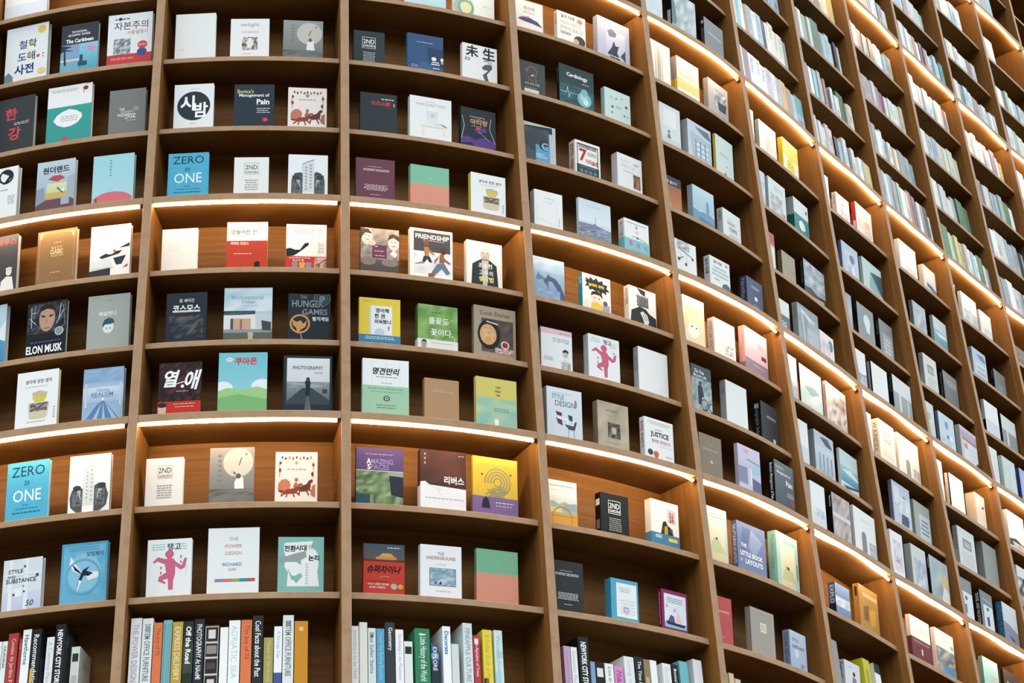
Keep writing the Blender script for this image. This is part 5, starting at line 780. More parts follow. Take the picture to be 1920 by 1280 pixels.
8|1|0.0220|0.1323|0.2141|0.0180|pale grey book edge beside the upright, left, third shelf below upper strip, column 9|dce1e0
8|1|0.2405|0.1705|0.2261|0.0188|white book with faint lavender foot, middle, third shelf below upper strip, column 9|eff2f2 a9b0b0;R .1 .55 1 1 d5dbe6;Q 0 .5 1 1 101112
8|1|0.4499|0.1898|0.2139|0.0157|white over grey city photograph with black spine, right, third shelf below upper strip, column 9|d9dddc 0c0d0e;R 0 .45 1 1 98a0a4 848e92;R .3 .4 .42 1 d5dcdc
8|0|0.0355|0.1350|0.2215|0.0180|white book with faint lilac print, left, middle lit shelf, column 9|e9ebf0;N .2 .2 .9 .9 3 4 e9ebf0 d8d9e6 f0f0f4
8|0|0.2270|0.1604|0.2174|0.0214|pale mint green book, middle, middle lit shelf, column 9|c9dad3 b9cbc4;N .1 .1 .9 .9 3 4 c9dad3 d9e6e0 b9cec6;R .8 .3 .95 .5 b9ccd9
8|0|0.4445|0.1671|0.2169|0.0214|lilac book with navy spine at the right edge, right, middle lit shelf, column 9|b0b6d6 2a4080;N .1 .1 .9 .9 4 4 b0b6d6 c3c8e2
8|-1|0.2235|0.2015|0.2299|0.0240|white book with a dark landscape at its foot, first shelf below middle strip, column 9|e6e6e2 cdc9c1;P 2d3236 .0 .78 .4 .7 .8 .78 1 .74 1 .9 .5 .92 0 .95;N .2 .8 1 1 3 4 d5d3cd b0aca5
8|-2|0.0220|0.1002|0.2541|0.0180|white book edge beside the upright, left, second shelf below middle strip, column 9|e3e5e8
8|-2|0.1945|0.1654|0.2237|0.0118|white book with black inkblot pattern, right, second shelf below middle strip, column 9|e9ebeb d0d3d5;N .0 .3 1 1 5 5 e9ebeb 1a1c1e e9ebeb 3a3e40 101112
9|3|0.1881|0.1648|0.1444|0.0237|dark brown book at the right edge, first shelf below upper strip, column 10|6a5d58 4a403c;X .3 .4 .8 .5 2 a59a94
"""
SPINE = """
0|-6|0.3167|0.0118|0.2357|0.135|0.059|white book spine at the far left end of the bottom row|eef0ee;Z 0 9aa
0|-6|0.3319|0.0171|0.2352|0.135|0.059|white spine with dark capitals, between white and red, bottom row left|dfe8e8;Z CALIFORNIA 2a3338 b
0|-6|0.3511|0.0339|0.2586|0.135|0.059|tall brick red spine at the left end of bottom row|a83a34;Z Contes_de_Jardins_Perdus e6c9c4
0|-6|0.3910|0.0089|0.2373|0.135|0.059|thin short red spine beside the taller brick red spine|9c3a38;Z Roman d8b5b0
0|-6|0.4015|0.0284|0.2654|0.135|0.059|white spine with grey lettering between red and black, bottom row left|eef1f1;Z Hawthorne 3f5a6a b
0|-6|0.4326|0.0326|0.2633|0.135|0.059|black spine with white and orange lettering, bottom row left|1f2a33 14181c;Z Recommendations e9ecec b;N .1 .4 .9 1 3 6 4a5a6a 1f2a33 8d6a6a;Q .1 .5 .4 .7 d9a34a
0|-6|0.4871|0.0253|0.2306|0.135|0.059|short pale grey spine left of the tall black city book|dfe2e2;Z A_Common_Place a5acae
0|-6|0.5150|0.0322|0.2706|0.135|0.059|tall black spine with big white capitals, bottom row, leftmost column|3a4044 15191c;N .1 .1 1 .9 5 6 3a4044 5a6266 2a3033 6d7578;Z NEWYORK_CITY_STORIES f6f7f6 hf
0|-6|0.5746|0.0283|0.1893|0.125|0.059|pale grey square spine with black stamp, end of leftmost bottom row|d5d8d4 c9ccc8;L .3 .2 .7 .2 .01 8a9092;T 2ND .5 .3 .1 .3 6a7072;L .3 .4 .7 .4 .01 8a9092;Q .15 .12 .85 .26 22262a;Q .2 .5 .8 .8 a9aeac
1|-6|0.0340|0.0359|0.2674|0.135|0.059|white spine with pastel lettering, left end of second column bottom row|eef0f0;Z THE_POWER_DESIGN b5a9c0 b
1|-6|0.0731|0.0347|0.2644|0.135|0.059|white spine with grey capitals, second from left in second column|e3e8e6;Q .3 .1 .7 .17 a9b5b5;Z SYSTEM_OFFICE_FURNITURE 6a7878 bf
1|-6|0.1109|0.0286|0.2474|0.135|0.059|orange spine next to the teal checked spine, bottom row|d9774a;Z The_Joy_of_75 8a4a2c
1|-6|0.1423|0.0286|0.2544|0.135|0.059|teal checked spine between orange and mustard, bottom row|7fb0b8;Q .1 .05 .3 .95 5f97a0;Q .5 .05 .6 .95 5f97a0;Q .75 .05 .85 .95 5f97a0
1|-6|0.1736|0.0336|0.2468|0.135|0.059|mustard spine with cream capitals, left of a black green spine|b99a45;Z EXPRESS_DELIVERY ecdcae b
1|-6|0.2102|0.0327|0.2465|0.135|0.059|dark green black spine with white lettering, bottom row second column|232c26;Q 0 .3 1 .7 3a4438;Z Off_the_Road eef1ee h
1|-6|0.2459|0.0318|0.2519|0.135|0.059|charcoal spine with white capitals, left of the ornate black spine|262b2e;Z PHOTOGRAPHY_At_NAoMI e6e9ea b
1|-6|0.2807|0.0468|0.2307|0.135|0.059|wide black spine with white ornamental panels, bottom row|2a2524;Q .04 .02 .08 .98 c3bfb8;Q .92 .02 .96 .98 c3bfb8;Q .04 .02 .96 .035 c3bfb8;Q .04 .24 .96 .27 c3bfb8;Q .04 .46 .96 .49 c3bfb8;Q .04 .7 .96 .73 c3bfb8;Q .25 .07 .75 .2 d9d5cc;Q .15 .3 .85 .42 8d8880;Q .2 .55 .8 .64 4a4442;Q .25 .78 .75 .92 d0ccc4
1|-6|0.3312|0.0259|0.2211|0.135|0.059|blank white spine right of the ornamental black spine|eef0ee
1|-6|0.3597|0.0368|0.2433|0.135|0.059|white spine with very pale blue capitals, bottom row second column|eef2f2;Z ADRIATIC_SEA b5d0d5
1|-6|0.3997|0.0353|0.2438|0.135|0.059|orange spine left of a black spine with white lettering|d9774a;Z The_Joy_of_75 8a4a2c
1|-6|0.4382|0.0344|0.2572|0.135|0.059|tall black spine with white lettering, right of orange, bottom row|24282b;Z Cool_Facts_about_the_Past f0f2f2 b
1|-6|0.4757|0.0309|0.1828|0.125|0.059|short olive spine beside the tall black one, bottom row|a59a5c;Z Notes_of_Gardening cfc690
1|-6|0.5095|0.0260|0.2198|0.135|0.059|white spine with navy foot, right of the short olive spine|eceff2;Q 0 .7 1 1 44598c;Z A_Strange_Day a5adb5
1|-6|0.5381|0.0354|0.2574|0.135|0.059|tall white spine with grey capitals beside the yellow end book|dde3e2;Q .25 .08 .75 .15 8d9898;Z SYSTEM_OFFICE_FURNITURE 6a7878 bf
1|-6|0.5766|0.0439|0.2372|0.135|0.059|thick golden yellow book ending the second column bottom row|d9982f c98a28;Q .35 .08 .65 .14 e6c070
2|-6|0.0340|0.0233|0.2223|0.135|0.059|white spine beside the upright, left end of third column bottom row|e9ebe9;Z Inheritance_to_be_Held a9aeae
2|-6|0.0597|0.0268|0.2359|0.135|0.059|cream blank spine, second in third column bottom row|e6e3dc
2|-6|0.0892|0.0260|0.2170|0.135|0.059|pale grey spine with dark lettering left of the light blue spine|d5dfe0;Q .3 .1 .7 .15 5a666a;Z Best_Seller_Items 5a666a
2|-6|0.1179|0.0270|0.2164|0.135|0.059|light blue spine left of the dark charcoal spine, bottom row|5aa0c4;Q .2 .88 .8 1 d9dde6;Z Catch_The_Rolling_Beauties a5d0e2
2|-6|0.1476|0.0325|0.2388|0.135|0.059|dark charcoal spine with white lettering, third column bottom row|34393c;Z Geometry e9ecec b
2|-6|0.1831|0.0274|0.2160|0.135|0.059|white spine with pinkish lettering, right of the charcoal spine|eceef0;Z Gardening_in_the_Mountains c0a5b0
2|-6|0.2131|0.0283|0.1776|0.125|0.059|short white spine with a black stamp, left of the green book|dfe2e0;Q .1 .1 .9 .24 24282a;Z ___ fff
2|-6|0.2501|0.0529|0.2241|0.135|0.059|thick green book with white lettering, third column bottom row|2f7d56;Q .3 .08 .7 .1 dcebe0;Z A_Little_History_of_the_World d5ebdd b
2|-6|0.3071|0.0261|0.1757|0.125|0.059|short dark blue photo spine right of the green book|3a5575;Q 0 .4 1 1 26323f;Q 0 .2 1 .3 7a9ab5;Z EXPLORE dfe6ec b
2|-6|0.3491|0.0284|0.2370|0.135|0.059|white spine with blue lettering and blue cover, bottom row|eef1f3 eef1f3;Z Decorate 3f86b0 h
2|-6|0.3802|0.0256|0.1786|0.125|0.059|short plain pale grey spine, third column bottom row|cfd6d6
2|-6|0.4233|0.0335|0.2539|0.135|0.059|tall pale grey spine with spaced grey capitals, bottom row|d5dede;Z PINEAPPLE_CULTURE 8d9ca0 b
2|-6|0.4599|0.0234|0.2139|0.135|0.059|short red spine left of the yellow spine, third column bottom|b03a4c;Q .2 .05 .8 .14 f0dede;Z The_Alphabet_of_Trees f0d5d8 b
2|-6|0.4953|0.0341|0.2367|0.135|0.059|bright yellow spine near the right end of third column bottom row|e3cd45;Q .0 .7 .5 1 2a2a2a;Z A_Pocket_Book_of_Plants c9b23a
2|-6|0.5382|0.0307|0.2388|0.135|0.059|pale aqua watercolour spine ending the third column bottom row|c9e0dd;Q .2 .3 1 .4 a9ccd0;Q 0 .6 .7 .75 a9ccd0;Z Watercolour 9fbcc4
3|-6|0.0352|0.0192|0.1743|0.125|0.059|pinkish spine at the left end of fourth column bottom row|c9a9b8;Z Adele 8d6a7a
3|-6|0.0597|0.0073|0.2041|0.135|0.059|very thin dark maroon spine, fourth column bottom row|5a2438
3|-6|0.0699|0.0257|0.2120|0.135|0.059|lilac spine left of a white spine, fourth column bottom row|c5a5c5;Z A_Sentimental_Day a985a9
3|-6|0.0987|0.0249|0.2116|0.135|0.059|white spine between lilac and tall black, fourth column bottom|e9ebee;Z Common_Place b0b5b8
3|-6|0.1314|0.0410|0.2523|0.135|0.059|tall black spine with big white capitals, fourth column bottom row|1f2326;Z NEWYORK_CITY_STORIES f4f6f6 hf
3|-6|0.1759|0.0181|0.1696|0.125|0.059|short blue spine beside the tall black one, fourth column|7f9cc0
3|-6|0.1961|0.0363|0.1715|0.125|0.059|short black spine with a white stamp, fourth column bottom row|1c1e20;Q .15 .12 .85 .3 dcdcd8
3|-6|0.2356|0.0358|0.1712|0.125|0.059|short white spine with dark lettering left of the pink spine|e6e8e6;Z Live_in_the_City 5a6062
3|-6|0.2752|0.0377|0.1673|0.125|0.059|short bright pink spine, fourth column bottom row|cf8ac0;Z 70&s 8a3a7a
3|-6|0.3212|0.0428|0.2079|0.135|0.059|tall thick pale grey book right of the pink spine|e0e3e3;Z Living_in_Green b5bcbc
3|-6|0.3692|0.0356|0.2142|0.135|0.059|black spine with white italic lettering, fourth column bottom row|1f2629;Z The_Time_Bicycle_Life dfe3e3 b
3|-6|0.4095|0.0260|0.2099|0.135|0.059|brown spine between black and white, fourth column bottom row|8d7a5c;Q .2 .3 .8 .6 b5a585
3|-6|0.4389|0.0296|0.2109|0.135|0.059|blank white spine right of the brown one, fourth column|eceeec
3|-6|0.4958|0.0393|0.2091|0.135|0.059|white spine left of a small black spine, fourth column bottom|e3e5e5;Z Bodies c5c9c9
3|-6|0.5393|0.0310|0.2115|0.135|0.059|small black spine with white serif lettering, fourth column bottom row|1a1c1e;Z Bonica's_Management f0f2f2 b
3|-6|0.5794|0.0405|0.2305|0.135|0.059|teal spine near the right end, fourth column bottom row|6fb5bd;Q .5 .5 1 .8 d9b59a
3|-6|0.6498|0.0449|0.2489|0.135|0.059|white thick book ending the fourth column bottom row|dfe2e2;Q .3 .85 .8 1 3a3e40
4|-6|0.0569|0.0372|0.2290|0.135|0.059|green spine at left end, fifth column bottom row|7fa84a
4|-6|0.1002|0.0269|0.2320|0.135|0.059|tan spine right of the green one, fifth column bottom row|d9b898
4|-6|0.1325|0.0302|0.2167|0.135|0.059|low beige spine right of the tan one, fifth column bottom row|c9bcb0
5|-5|0.1300|0.0417|0.2028|0.135|0.059|grey book spine beside the upright, bottom visible shelf of sixth column|8d9396
5|-5|0.3889|0.0611|0.1902|0.125|0.059|yellow green book standing beside the mauve dressed woman cover|cfc834 c3bc2e;Q .3 .2 .7 .5 a39c24
5|-5|0.4940|0.0541|0.1953|0.125|0.059|black and white arched spine right of the yellow green book|e6e6e2 e6e6e2;Q 0 0 1 .2 1c1c1c;Q .3 .4 .7 .8 1c1c1c
5|4|0.0225|0.0482|0.2143|0.132|0.022|white spine, first from left, upper lit shelf, column six|eef1ef;Z Botany 8a8f90
5|4|0.0726|0.0515|0.2093|0.132|0.022|mauve spine, second from left, upper lit shelf, column six|a58d97;Z Gardens 8a8f90
5|4|0.1260|0.0625|0.2069|0.132|0.022|white spine, third from left, upper lit shelf, column six|eef1ef;Z Atlas 8a8f90
5|4|0.1907|0.0486|0.2065|0.132|0.022|white spine, fourth from left, upper lit shelf, column six|eef1ef;Z Botany 8a8f90
5|4|0.2411|0.0499|0.1922|0.132|0.022|pinkish white spine, fifth from left, upper lit shelf, column six|f0e6ea;Z Atlas 8a8f90
5|4|0.2929|0.0523|0.2022|0.132|0.022|lilac spine, sixth from left, upper lit shelf, column six|cdc0cd;Z Light 8a8f90
5|4|0.3472|0.0401|0.2012|0.132|0.022|white spine, seventh from left, upper lit shelf, column six|eef1ef;Z Letters 8a8f90
5|4|0.3890|0.0500|0.1999|0.132|0.022|grey spine, eighth from left, upper lit shelf, column six|b0b8ba;Z Botany 8a8f90
5|4|0.4409|0.0536|0.2084|0.132|0.022|orange spine, ninth from left, upper lit shelf, column six|d9a86a;Z Light 8a8f90
5|4|0.4965|0.0585|0.1962|0.132|0.022|tan spine, tenth from left, upper lit shelf, column six|a88f72;Z Houses 8a8f90
5|4|0.5571|0.0374|0.1838|0.132|0.022|pale blue spine, eleventh from left, upper lit shelf, column six|a9c6d9;Z Houses 8a8f90
5|4|0.5961|0.0824|0.2011|0.132|0.022|dark teal spine, twelfth from left, upper lit shelf, column six|3f9a9c;Z Botany 8a8f90;Q 0 .55 1 1 8fa5ac;Q .2 .7 .8 .95 6a8088
5|5|0.0225|0.0482|0.2177|0.132|0.059|white spine, first from left, first shelf above upper strip, column six|eef1ef;Z Botany 8a8f90
5|5|0.0726|0.0353|0.2338|0.132|0.059|cream spine, second from left, first shelf above upper strip, column six|ece4d2;Z Botany 8a8f90
5|5|0.1095|0.0353|0.2081|0.132|0.059|cream spine, third from left, first shelf above upper strip, column six|ece4d2;Z Botany 8a8f90
5|5|0.1464|0.0405|0.2084|0.132|0.059|light teal spine, fourth from left, first shelf above upper strip, column six|9cc9cf;Z Atlas 8a8f90
5|5|0.1886|0.0341|0.2359|0.132|0.059|white spine, fifth from left, first shelf above upper strip, column six|eef1ef;Z Letters 8a8f90
5|5|0.2243|0.0327|0.2088|0.132|0.059|tan spine, sixth from left, first shelf above upper strip, column six|a88f72;Z Atlas 8a8f90
5|5|0.2585|0.0517|0.2206|0.132|0.059|grey spine, seventh from left, first shelf above upper strip, column six|b0b8ba;Z Gardens 8a8f90
5|5|0.3121|0.0383|0.2158|0.132|0.059|white spine, eighth from left, first shelf above upper strip, column six|eef1ef;Z Light 8a8f90
5|5|0.3521|0.0585|0.2229|0.132|0.059|pale blue spine, ninth from left, first shelf above upper strip, column six|a9c6d9;Z Letters 8a8f90
5|5|0.4127|0.0337|0.2121|0.132|0.059|black spine, tenth from left, first shelf above upper strip, column six|26262c;Z Atlas 8a8f90
5|5|0.4480|0.0429|0.2152|0.132|0.059|white spine, eleventh from left, first shelf above upper strip, column six|eef1ef;Z Letters 8a8f90
5|5|0.4926|0.0523|0.2401|0.132|0.059|cream spine, twelfth from left, first shelf above upper strip, column six|ece4d2;Z Atlas 8a8f90
5|5|0.5469|0.0441|0.2131|0.132|0.059|cream spine, thirteenth from left, first shelf above upper strip, column six|ece4d2;Z Houses 8a8f90
5|5|0.5928|0.0483|0.2196|0.132|0.059|white spine, fourteenth from left, first shelf above upper strip, column six|eef1ef;Z Gardens 8a8f90
5|5|0.6430|0.0379|0.2062|0.132|0.059|grey spine, fifteenth from left, first shelf above upper strip, column six|b0b8ba;Z Letters 8a8f90
"""
for ln in FACE.strip().splitlines():
    b, k, a, w, h, t, label, art = ln.split('|')
    face_book(int(b), int(k), float(a), float(w), float(h), float(t), label, art)
for ln in SPINE.strip().splitlines():
    b, k, a, t, h, d, rec, label, art = ln.split('|')
    spine_book(int(b), int(k), float(a), float(t), float(h), float(d), label, art, float(rec))

